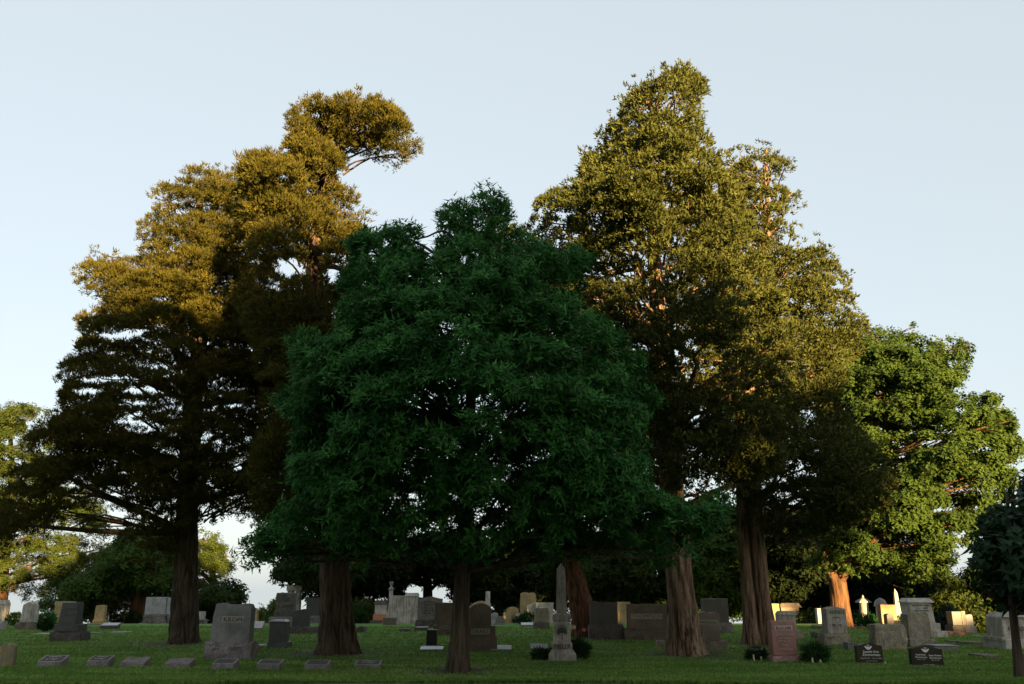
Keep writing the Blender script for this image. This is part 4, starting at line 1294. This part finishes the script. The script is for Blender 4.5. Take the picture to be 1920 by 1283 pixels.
flat('dark thick slab in front of the chest-like monument', 693, 717, 1162, 1169, 'dark_rough', h=.2)
stone('weathered white double monument, left half behind the urn column', (733, 757, 1117, 1155), (731, 758, 1155, 1166), 'white_stained', 'white', depth=.5, brough=.02)
stone('weathered white monument with streaked face and sloped shoulders, right half', (757, 783, 1118, 1143), (757, 786, 1143, 1166), 'white_stained', 'white_stained', depth=.7, cap=(759, 785, 1112, 1118), mid=(756, 786, 1143, 1154), brough=.015, bdepth=.8)
stone('grey serpentine tablet with five lines of inscription on a dark rock base', (783, 829, 1119, 1163), (778, 824, 1163, 1177), 'marker', 'dark_rough', 'serp', depth=.35, brough=.05, yaw=-3,
      texts=[('JAMES MOORE', 794, 814, 1128, 1131, 'letter_dark'), ('1842 - 1911', 795, 814, 1133, 1136, 'letter_dark'), ('ANN M. HIS WIFE', 795, 813, 1139, 1142, 'letter_dark'), ('1849 - 1920', 796, 812, 1143.5, 1146.5, 'letter_dark'), ('FATHER', 795, 809, 1149, 1152, 'letter_dark')])
stone('plain brown rock-sided stone half behind the slim oak trunk', (814, 852, 1130, 1171), (811, 856, 1171, 1191), 'brown', 'brown_rough', 'box', depth=.4, brough=.05)
stone('small near-black upright post behind a flat marker', (799, 819, 1181, 1211), None, 'black', shape='box', depth=.22, taper=(.95, 1))
wedge('wide pale-topped flat marker before the near-black post', 787, 830, 1212, 1219, 1222, panel=None, group='slant markers farther back')
flat('low white-topped marker left of the plain brown stone', 777, 801, 1178, 1183, 'dark_rough', h=.12, lit='marker_top')
flat('tiny white stone beside the inscribed grey tablet', 772, 779, 1173, 1176, 'light_grey', h=.05)
flat('dark wedge-like rock alone in the shade right of the second cedar', 667, 683, 1178, 1186, 'dark_rough', h=.22, rough=.05)
flat('dark low rock between the lone wedge rock and the white-topped marker', 747, 767, 1180, 1185, 'dark_rough', h=.12, rough=.05)
stone('small brown stone against the second cedar trunk in the sun', (656, 662, 1152, 1163), None, 'lichen', depth=.3)
stone('small dark stone at the left foot of the slim oak', (841, 851, 1204, 1211), (840, 851, 1211, 1221), 'dark', depth=.2, brough=.01)

stone('brown arched stone reading DRAKE on its stepped plinth', (881, 922, 1131, 1174), (876, 933, 1192, 1222), 'brown', 'brown', 'arch', depth=.4, mid=(877, 930, 1174, 1192), brough=.01, bdepth=.62, yaw=2,
      panel=(884, 919, 1179, 1190, 'panel_light'), texts=[('DRAKE', 886, 917, 1180.5, 1188.5, 'letter_dark', .0)])
wedge('pale-topped marker left of the DRAKE stone, partly behind the slim oak', 866, 886, 1211, 1217, 1220, panel=None, group='slant markers farther back')
wedge('pale purple marker right of the DRAKE stone', 919, 959, 1210, 1218, 1222, panel=None, group='slant markers farther back')
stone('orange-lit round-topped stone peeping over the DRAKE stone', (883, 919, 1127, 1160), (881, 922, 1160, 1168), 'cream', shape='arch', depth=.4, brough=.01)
def column_stub(label, x0, x1, yt, yb, D, mat='white_stained', dome=False, roof=False, mid=None):
    cx = (x0 + x1) / 2; p = at(cx, yb, D); z0 = gz(p.x, D); k = D / ray(cx, yb).y / FPX
    root = empty('column_monument', (p.x, D, z0), label, 'monument', None)
    w = (x1 - x0) * k; top = at(cx, yt, D).z - z0
    if roof:
        place_slab('foot_block', mat, root, (0, -w * .5, -.1), shape='box', w=w * 1.0, h=.35, d=w, bev=.02)
        lathe('drum', [(w * .5, .25), (w * .46, .4), (w * .44, top * .72), (w * .5, top * .75)], mat, root, (0, 0, 0))
        place_slab('cornice', mat, root, (0, -w * .6, top * .75), shape='box', w=w * 1.25, h=top * .035, d=w * 1.2, bev=.01)
        place_slab('pitched_roof', 'light_grey', root, (0, -w * .6, top * .785), shape='box', w=w * 1.3, h=top * .13, d=w * 1.2, taper=(.2, .2), bev=.01)
        lathe('finial', [(w * .12, top * .84), (w * .16, top * .9), (w * .05, top)], 'light_grey', root, (0, 0, 0), 10)
    elif dome:
        lathe('drum', [(w * .42, -.1), (w * .40, top * .7)], mat, root, (0, 0, 0))
        lathe('dome', [(w * .5, top * .7), (w * .5, top * .75), (w * .42, top * .87), (w * .25, top * .95), (w * .06, top * .99), (w * .04, top)], 'light_grey', root, (0, 0, 0))
    else:
        lathe('pedestal', [(w * .5, -.1), (w * .5, top * .3), (w * .36, top * .36), (w * .34, top * .55)], mat, root, (0, 0, 0))
        lathe('shaft', [(w * .34, top * .55), (w * .40, top * .6), (w * .3, top * .64), (w * .27, top)], mat, root, (0, 0, 0))
    return root
column_stub('dark column on a round pedestal behind the DRAKE stone', 907, 922, 1109, 1165, 51.5)
stone('small grey round-topped headstone right of the DRAKE stone', (922, 934, 1149, 1165), None, 'light_grey', shape='round', depth=.15, D=50)
stone('barrel-shaped purple-grey marker on a slab right of the DRAKE stone', (929, 946, 1156, 1169), (926, 948, 1169, 1172), 'marker', 'grey', 'round', depth=.3, brough=.005)
stone('cream round-topped headstone, the brighter of the small pale ones', (943, 959, 1148, 1165), (942, 963, 1165, 1168), 'cream', shape='round', depth=.15, brough=.005)
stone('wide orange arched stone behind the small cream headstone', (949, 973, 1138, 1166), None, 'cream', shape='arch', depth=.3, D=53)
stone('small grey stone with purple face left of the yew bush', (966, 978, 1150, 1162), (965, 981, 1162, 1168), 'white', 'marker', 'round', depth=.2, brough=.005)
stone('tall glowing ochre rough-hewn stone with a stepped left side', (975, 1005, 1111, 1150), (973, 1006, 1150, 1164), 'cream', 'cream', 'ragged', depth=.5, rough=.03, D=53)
stone('pale plain stone with a cut corner, left of the wide pale one', (989, 1004, 1130, 1160), None, 'white', shape='rise', depth=.4, D=50)
stone('wide pale rectangular stone behind the rough grey one', (1004, 1038, 1130, 1160), None, 'white', depth=.4, D=49.6, bev=.01)
stone('small rough grey rock-faced stone left of the obelisk', (1003, 1031, 1140, 1167), (1000, 1031, 1168, 1180), 'lichen', 'grey_rough', 'box', depth=.4, rough=.03, taper=(.93, .9), brough=.03)
wedge('long pale marker between the yew bush and the rough grey stone', 977, 1000, 1167.5, 1172, 1175, panel=None, group='slant markers farther back')
wedge('purple-topped marker at the left foot of the obelisk', 995, 1028, 1207, 1216, 1220, panel=None, group='slant markers farther back')


def obelisk():
    p = ground(1055, 1240); Y = p.y; k = Y / ray(1055, 1180).y / FPX
    root = empty('obelisk', p, 'white weathered obelisk with a carved tree emblem and In Loving Memory', 'obelisk', None, rz=R(-1.5))
    def z(r): return at(1055, r, Y).z - p.z
    D0 = 52 * k
    def blk(nm, r0, r1, w0, w1, mat='obelisk', rough=0.0, bev=.01):
        h = z(r1) - z(r0)
        a, b = w0 * k, w1 * k
        place_slab(nm, mat, root, (0, (D0 - a) / 2, z(r0)), shape='box', w=a, h=h, d=a, taper=(b / a, b / a), bev=bev, rough=rough, seed=int(r0))
    place_slab('foot_block', 'obelisk', root, (0, 0, -.06), shape='block', w=D0, h=z(1228) + .06, d=D0, rough=.012, seed=3)
    blk('sloped_step', 1228, 1219, 52, 41)
    blk('name_block', 1219, 1207.5, 38.5, 38)
    blk('name_block_top', 1207.5, 1204, 37, 33)
    blk('die', 1204, 1166, 32, 30.5, 'white')
    blk('neck', 1166, 1163, 31, 33)
    blk('capital', 1163, 1153, 34.5, 34)
    blk('capital_top', 1153, 1150, 32, 24)
    blk('shaft', 1150, 1066, 20, 15.5)
    blk('tip', 1066, 1056, 15.5, .6, bev=0)
    text_obj('MILLER', 9.5 * k * 1.3, 'letter_dark', root, (0, (D0 - 38.5 * k) / 2 - .004, z(1213.3)), width=30 * k, depth=.004)
    fy = (D0 - 31.5 * k) / 2 - .006
    # arched words above the carved tree
    word = 'In Loving Memory'
    for i, ch in enumerate(word):
        if ch == ' ': continue
        th = R(56 - 112 * i / (len(word) - 1))
        rr = 12.3 * k
        text_obj(ch, 4.2 * k, 'letter_dark', root, (-rr * math.sin(th), fy, z(1185) + rr * math.cos(th) - .01), depth=.003, rot=(math.pi / 2, -th, 0), name='letter')
    bm = bmesh.new()
    rnd = random.Random(4)
    def bar(x0, z0, x1, z1, w):
        d = Vector((x1 - x0, 0, z1 - z0)); n = Vector((-d.z, 0, d.x)).normalized() * w / 2
        vs = [Vector((x0, fy, z0)) - n, Vector((x1, fy, z1)) - n * .6, Vector((x1, fy, z1)) + n * .6, Vector((x0, fy, z0)) + n]
        A = [bm.verts.new(v) for v in vs]; B = [bm.verts.new(v + Vector((0, .006, 0))) for v in vs]
        bm.faces.new(A)
        for i in range(4): bm.faces.new([A[i], B[i], B[(i + 1) % 4], A[(i + 1) % 4]])
    zc = z(1186)
    bar(0, z(1200), 0, zc, 2.2 * k)
    for i in range(15):
        th = math.radians(-118 + 236 * i / 14)
        s0 = Vector((0, 0, zc + (-1.5 if abs(th) > 1.2 else .5) * k))
        L = 8.6 * k
        e = Vector((math.sin(th) * L * 1.08, 0, zc - z(1186) + zc * 0 + math.cos(th) * L + zc))
        bar(0, zc, e.x * .55, zc + (e.z - zc) * .55, 1.0 * k)
        for q in range(3):
            b = Vector((e.x * (.5 + .2 * q), 0, zc + (e.z - zc) * (.5 + .2 * q)))
            for sg in (-1, 1):
                t2 = th + sg * .7
                bar(b.x, b.z, b.x + math.sin(t2) * 2.2 * k, b.z + math.cos(t2) * 2.2 * k, 1.1 * k)
    link('carved_tree', bm_mesh('carved_tree', bm), M['letter_dark'], root)


obelisk()

stone('big smooth dark stone behind the leaning trunk and pink roses', (1107, 1158, 1129, 1171), (1104, 1170, 1171, 1200), 'dark', 'dark_rough', depth=.45, brough=.05, yaw=-2)
flat('dark marker with gilt lettering before the big smooth dark stone', 1110, 1142, 1184, 1190, 'dark', h=.12)
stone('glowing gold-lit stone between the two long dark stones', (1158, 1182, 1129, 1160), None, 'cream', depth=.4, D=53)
stone('long brown stone reading THOMPSON on a rock-faced base', (1178, 1252, 1133, 1180), (1174, 1256, 1180, 1201), 'brown', 'brown_rough', depth=.5, brough=.05, panel=(1184, 1243, 1151, 1161, 'panel_light'),
      texts=[('THOMPSON', 1186, 1242, 1152, 1160.5, 'letter_dark')])
flat('small pale lichened rock at the left foot of the thick trunk', 1232, 1248, 1202, 1215, 'lichen', h=.2, rough=.04, dep=.35)
stone('brown square stone reading ANDERSON right of the thick trunk', (1305, 1352, 1147, 1202), (1311, 1364, 1202, 1219), 'brown', 'brown_rough', 'ragged', depth=.4, brough=.03, panel=(1311, 1347, 1163, 1171, 'panel_light'),
      texts=[('ANDERSON', 1313, 1346, 1164, 1170.5, 'letter_dark')])
stone('big dark stone with a pale rock side between the two trunks', (1323, 1368, 1123, 1167), (1330, 1375, 1167, 1187), 'dark', 'marker', depth=.6, brough=.04, yaw=5)

# gold domed tomb far behind
def tomb():
    D = 56; p = at(1118, 1160, D); z0 = gz(p.x, D); k = D / ray(1118, 1130).y / FPX
    root = empty('domed_tomb', (p.x, D, z0), 'small gold-lit domed tomb beyond the big dark stone', 'tomb', None)
    def z(r): return at(1118, r, D).z - z0
    place_slab('walls', 'white', root, (-4 * k, 0, -.2), shape='box', w=40 * k, h=z(1130) + .2, d=1.6, bev=.02)
    place_slab('cornice', 'light_grey', root, (-3 * k, -.1, z(1130)), shape='box', w=46 * k, h=z(1127) - z(1130), d=1.8, bev=.02)
    place_slab('drum', 'cream', root, (2 * k, .2, z(1127)), shape='box', w=26 * k, h=z(1118) - z(1127), d=1.2, taper=(.85, .85), bev=.05)
    lathe('dome', [(10 * k, z(1118)), (8 * k, z(1114)), (4 * k, z(1111)), (1.4 * k, z(1109)), (1.2 * k, z(1107))], 'cream', root, (3 * k, .8, 0))
tomb()

# --- right part
stone('glowing stone in sunlit yellow beside the double trunk', (1433, 1462, 1132, 1166), None, 'cream', depth=.4, g=1170)
stone('dark tomb front with two pillars behind the glowing yellow stone', (1466, 1500, 1139, 1166), (1464, 1504, 1166, 1170), 'brown', 'brown', depth=.8, cap=(1462, 1504, 1131, 1139), brough=.01, D=53)
stone('mottled pale scrolled stone with an arch carving behind the pink one', (1462, 1494, 1153, 1183), (1464, 1508, 1183, 1198), 'obelisk', 'lichen', 'box', depth=.45, cap=(1460, 1495, 1146, 1153), brough=.03)
stone('pink granite tablet reading BLOCHER on a rough pink base', (1449, 1494, 1165, 1229), (1448, 1508, 1229, 1242), 'pink', 'pink_rough', depth=.36, brough=.035, yaw=3, bdepth=.45, taper=(.99, 1),
      panel=(1454, 1487, 1173.5, 1182, 'panel_pink'), texts=[('BLOCHER', 1456, 1485, 1175, 1181, 'letter_dark'), ('GEORGE L. & MARY', 1455, 1490, 1189, 1192.5, 'panel_pink'), ('AUG. 4, 1896', 1461, 1483, 1196, 1199, 'panel_pink'), ('MAY 10, 1971', 1461, 1484, 1201, 1204, 'panel_pink'),
                                                             ('MARRIED', 1467, 1480, 1209, 1211.5, 'panel_pink'), ('TOGETHER FOREVER', 1459, 1488, 1217, 1220, 'panel_pink')])
stone('tall grey lichen-edged tablet reading RUSSELL on a rock base', (1552, 1590, 1138, 1188), (1545, 1597, 1188, 1210), 'obelisk', 'lichen', 'serp', depth=.42, brough=.05, yaw=4, bev=.01, texts=[('RUSSELL', 1557, 1587, 1145, 1152, 'letter_dark'), ('EMMA', 1564, 1578, 1157, 1160, 'letter_dark'), ('1871 - 1935', 1562, 1581, 1171, 1174, 'letter_dark')])
stone('bluish pale stone behind the left side of the RUSSELL tablet', (1533, 1547, 1141, 1165), None, 'light_grey', depth=.4, D=50)
flat('low dark stone below the bluish pale one', 1532, 1546, 1175, 1180, 'dark_rough', h=.15)
flat('dark half-sunk stone left of the RUSSELL base', 1533, 1541, 1192, 1198, 'dark_rough', h=.22, rough=.04)
stone('small grey block between the RUSSELL base and the left black stone', (1590, 1606, 1205, 1219), None, 'grey_rough', depth=.35, rough=.01, bev=.02)
column_stub('column monument with a pitched roof and finial', 1615, 1633, 1116, 1176, 46, roof=True)
column_stub('domed grey monument behind the glowing cream tablet', 1644, 1668, 1121, 1176, 48, dome=True)
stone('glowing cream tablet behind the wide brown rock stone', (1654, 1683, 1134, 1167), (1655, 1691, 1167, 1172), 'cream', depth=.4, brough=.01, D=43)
stone('small black upright stone before the glowing cream tablet', (1663, 1676, 1151, 1172), None, 'dark', shape='arch', depth=.4, D=41)
def plain_obelisk():
    D = 44; p = at(1689, 1170, D); z0 = gz(p.x, D); k = D / ray(1689, 1130).y / FPX
    root = empty('obelisk', (p.x, D, z0), 'plain grey tapering obelisk under the oak boughs', 'obelisk', None)
    h = at(1689, 1104, D).z - z0
    place_slab('foot_block', 'light_grey', root, (0, 0, -.1), shape='box', w=16 * k, h=.35, d=16 * k)
    place_slab('shaft', 'light_grey', root, (0, 2 * k, .25), shape='box', w=12 * k, h=h - .45, d=12 * k, taper=(.5, .5))
    place_slab('tip', 'light_grey', root, (0, 5 * k, h - .2), shape='box', w=6 * k, h=.2, d=6 * k, taper=(.05, .05), bev=0)
plain_obelisk()
stone('wide brown rock-faced stone with a polished top behind the left black stone', (1641, 1702, 1171, 1219), None, 'lichen', depth=.55, rough=.035, yaw=5, g=1219, taper=(.97, .95))
stone('upright rough lichened slab on a rock base behind the right black stone', (1706, 1750, 1148, 1198), (1706, 1759, 1198, 1214), 'lichen', 'lichen', 'ragged', depth=.4, rough=.03, brough=.04, yaw=4)
stone('wide pale monument with a hipped cap and stepped base', (1712, 1757, 1130, 1169), (1712, 1779, 1184, 1200), 'white', 'white_stained', depth=.8, cap=(1705, 1756, 1121.5, 1130), mid=(1712, 1768, 1169, 1184), taper=(.92, .9), brough=.02, bdepth=1.2, skew=-.03,
      texts=[('ALEXANDER CAMPBELL', 1715, 1750, 1134, 1137, 'letter_dark'), ('1814 - 1888', 1722, 1744, 1139, 1142, 'letter_dark'), ('REST IN PEACE', 1721, 1747, 1144, 1147, 'letter_dark')], g=1196)
flat('grey flat slab right of the rough lichened upright stone', 1753, 1801, 1210, 1221, 'marker', h=.12, lit='marker_top')


def black_stone(label, x0, x1, yt, yb, texts, yaw):
    r, Y, z0, oy = stone(label, (x0, x1, yt, yb - 1), None, 'black', shape='serp', depth=.16, yaw=yaw, bev=.006, g=yb, texts=texts, group='polished black claddagh stones')
    k = Y / ray(x0, yt).y / FPX
    cx = (x0 + x1) / 2
    bm = bmesh.new()
    zc = at(cx, yt + 8.5, Y).z - z0
    def poly(pts):
        A = [bm.verts.new((x * k, -.006, zc + z * k)) for x, z in pts]; B = [bm.verts.new((x * k, .002, zc + z * k)) for x, z in pts]
        bm.faces.new(A)
        n = len(A)
        for i in range(n): bm.faces.new([A[i], B[i], B[(i + 1) % n], A[(i + 1) % n]])
    # heart between two hands
    poly([(0, -4.3), (1.6, -2.2), (2.6, -.2), (2.4, 1.2), (1.3, 1.9), (0, 1.2), (-1.3, 1.9), (-2.4, 1.2), (-2.6, -.2), (-1.6, -2.2)])
    for s in (-1, 1):
        poly([(s * 7.2, 2.6), (s * 5.4, 2.7), (s * 3.3, 1.9), (s * 3.0, .2), (s * 2.2, -1.9), (s * .8, -3.9), (s * 3.6, -2.4), (s * 5.6, 0)])
    link('heart_and_hands', bm_mesh('heart_and_hands', bm), M['letter_white'], r)
    bm = bmesh.new()
    poly([(-2.6, 2.9), (2.6, 2.9), (3.0, 5.4), (1.5, 4.3), (0, 5.6), (-1.5, 4.3), (-3.0, 5.4)])
    link('crown_emblem', bm_mesh('crown_emblem', bm), M['letter_light'], r)
    place_slab('footing', 'marker', r, (0, -.04, -.04), shape='box', w=(x1 - x0 + 3) * k, h=.06, d=.26, bev=.005)


black_stone('left polished black stone with a heart and hands emblem, Susanth Orin Zimmerman', 1607, 1655, 1206, 1245,
            [('Susanth Orin', 1618, 1647, 1220, 1224.5, 'letter_white'), ('Zimmerman', 1617, 1650, 1225.5, 1230.5, 'letter_white'), ('Nov. 24, 1951  -  Sept. 14, 2016', 1614, 1653, 1233, 1236, 'letter_light'),
             ('Loved forever', 1624, 1645, 1238.5, 1240.5, 'letter_light')], -2)
black_stone('right polished black stone with a heart and hands emblem and two columns of names', 1709, 1767, 1211, 1249.5,
            [('Paul Brian', 1717, 1735, 1226.5, 1229.5, 'letter_white'), ('Zimmerman', 1716, 1738, 1231, 1234, 'letter_white'), ('May 9, 1947', 1720, 1735, 1235.5, 1237.8, 'letter_light'),
             ('Susan Christine', 1741, 1764, 1227.5, 1230.5, 'letter_white'), ('Zimmerman', 1742, 1764, 1232, 1235, 'letter_white'), ('May 4, 1951', 1746, 1761, 1236.5, 1238.8, 'letter_light'),
             ('Together forever', 1731, 1752, 1245.2, 1247.4, 'letter_light')], -2)
stone('far dark square stone, lit right face added separately, beside the spruce', (1788, 1806, 1147, 1173), (1787, 1812, 1173, 1184), 'dark', 'dark_rough', depth=.5, brough=.02)
stone('narrow cream block added as the lit face of the far dark square stone', (1806, 1813, 1146, 1173), (1811, 1822, 1173, 1184), 'lichen', 'marker', depth=.45, brough=.02)  # pale block stands in for the dark stone's lit right face
stone('far rough grey stone leaning on the yellow-green slope', (1814, 1827, 1152, 1174), (1812, 1832, 1174, 1183), 'light_grey', 'marker', 'ragged', depth=.3, rough=.03, brough=.02)
flat('small orange-faced low marker under the far dark square stone', 1781, 1792, 1184, 1191, 'terracotta', h=.14, dep=.5)
flat('small orange-faced low marker, right of its twin', 1799, 1810, 1187, 1193, 'terracotta', h=.14, dep=.5)
flat('tan flat kerb stone right of the pale stepped monument', 1788, 1813, 1203, 1206, 'brown_rough', h=.06)
flat('long brown kerb stone running to the pale pillared monument', 1815, 1862, 1204, 1210, 'brown_rough', h=.09)
flat('small brown half-sunk stone alone on the grass at the right', 1846, 1880, 1230, 1235, 'brown_rough', h=.07)
flat('pale speck of stone on the far right slope', 1843, 1852, 1193, 1196, 'light_grey', h=.05)
stone('large pale monument with a scalloped top behind the thin young tree', (1886, 1958, 1158, 1199), (1886, 1970, 1199, 1221), 'white_stained', 'white', 'box', depth=.95, cap=(1884, 1960, 1149, 1158), taper=(.97, .95), mid=(1883, 1962, 1196, 1204), brough=0, bdepth=1.3, g=1219,
      texts=[('F', 1896, 1903, 1176, 1184, 'letter_dark'), ('ROGERS', 1914, 1950, 1176, 1184, 'letter_dark')])
stone('dark narrow stone at the far right below the pale scalloped monument', (1917, 1935, 1225, 1248), None, 'dark', depth=.2)


# ---------------------------------------------------------------- flowers and potted plants
def sprig(label, cx, yb, w_px, h_px, leafmat, flowers=(), sticks=(), pot=None, seed=1, name='flower_bush', cat='flowers', n=320, D=None):
    p = ground(cx, yb); Y = p.y; k = Y / ray(cx, yb).y / FPX
    root = empty(name, p, label, cat, None)
    rng = np.random.default_rng(seed)
    w = w_px * k / 2; h = h_px * k
    th = rng.random(n) * 2 * np.pi; r = np.sqrt(rng.random(n)); zz = rng.random(n) ** .7
    C = np.stack([r * np.cos(th) * w, r * np.sin(th) * w * .7, (0.1 + .85 * zz) * h * (1 - .35 * r)], 1)
    dirs = unit(np.stack([np.cos(th) * (.4 + r), np.sin(th) * (.4 + r), 0.5 + rng.normal(0, .4, n)], 1))
    S = dict(STYLES['arbor']); S.update(k=4, L=.17, W=.03, tr=.05)
    V, F = leaves(C, dirs, S, rng)
    link('leaves', mesh_np('leaves', V, F), M[leafmat], root)['kind'] = 'stuff'
    if pot:
        lathe('pot', [(.10, 0), (.13, .02), (.16, .22), (.17, .24), (.17, .27), (.14, .27)], pot, root, (0, 0, 0), 14)
    for fx, fy_, fr, fm in flowers:
        q = at(fx, fy_, Y - .1)
        V = []; F_ = []
        for a in range(9):
            t = a * 2 * math.pi / 9; e = .9 if a % 2 else .45
            c, s = math.cos(t), math.sin(t)
            i = len(V)
            R_ = fr * k
            V += [(0, 0, 0), (c * R_ - s * R_ * .45, s * R_ * .5 - .01, (s * .6 + e * .5) * R_), (c * R_ * 1.1, -.03, s * R_ * 1.0 + .02), (c * R_ + s * R_ * .45, -.02, (s * .7 - .2) * R_)]
            F_.append((i, i + 1, i + 2, i + 3))
        link('blossom', mesh_np('blossom', V, F_), M[fm], root, loc=(q.x - p.x, q.y - Y, q.z - p.z))
        V, F2 = tube([(q.x - p.x, q.y - Y, 0), (q.x - p.x, q.y - Y, (q.z - p.z) * .5), (q.x - p.x, q.y - Y, q.z - p.z)], [.008, .007, .005], seg=5, sub=2)
        link('flower_stem', mesh_np('flower_stem', V, F2, True), M['shrub'], root)
    for sx, sy0, sy1 in sticks:
        q0 = at(sx, sy1, Y - .25); q1 = at(sx - 1.2, sy0, Y - .25)
        V, F2 = tube([(q0.x - p.x, -.25, -.03), (q1.x - p.x, -.25, q1.z - p.z)], [.022, .022], seg=8, sub=2)
        link('stake', mesh_np('stake', V, F2, True), M['wood'], root)
    return root


sprig('dark rose bush with pink blooms at the right foot of the obelisk', 1087, 1238, 32, 40, 'shrub', [(1075, 1177, 4.5, 'petal_pale'), (1095, 1182, 3.2, 'petal_pink')], seed=3, n=260)
sprig('dark leafy clump at the left foot of the obelisk', 1017, 1238, 26, 20, 'shrub', seed=4, n=150)
sprig('potted flowers left of the pink granite tablet with two pale stakes', 1419, 1238, 28, 20, 'shrub', sticks=[(1414, 1228, 1241), (1428, 1231, 1241)], seed=5, name='potted_plant', pot='dark', n=160)
sprig('bushy potted plant right of the pink granite tablet with two pale stakes', 1530, 1243, 40, 36, 'shrub', sticks=[(1524, 1233, 1245), (1539, 1237, 1246)], seed=6, name='potted_plant', pot='dark', n=200)
sprig('planter with a pink bloom beside the tall dark leaning stone', 84, 1184, 22, 26, 'shrub', [(78, 1166, 3.0, 'petal_pink'), (84, 1158, 2.0, 'petal_orange')], seed=7, name='planter', pot='dark')
sprig('red roses low beside the yew bush among the small pale stones', 973, 1168, 16, 12, 'shrub', [(970, 1158, 1.6, 'petal_pink'), (966, 1161, 1.6, 'petal_pink')], seed=8, n=120)


def pebble(label, x, y, r, mat):
    p = ground(x, y); k = p.y / ray(x, y).y / FPX
    root = empty('votive_light', p, label, 'votive light', None)
    lathe('glass', [(r * k * .8, -.01), (r * k, r * k * .8), (r * k * .85, r * k * 1.9), (r * k * .3, r * k * 2.6)], mat, root, (0, 0, 0), 10)
pebble('small pale egg-shaped light at the right foot of the left black stone', 1660, 1247, 2.4, 'white')
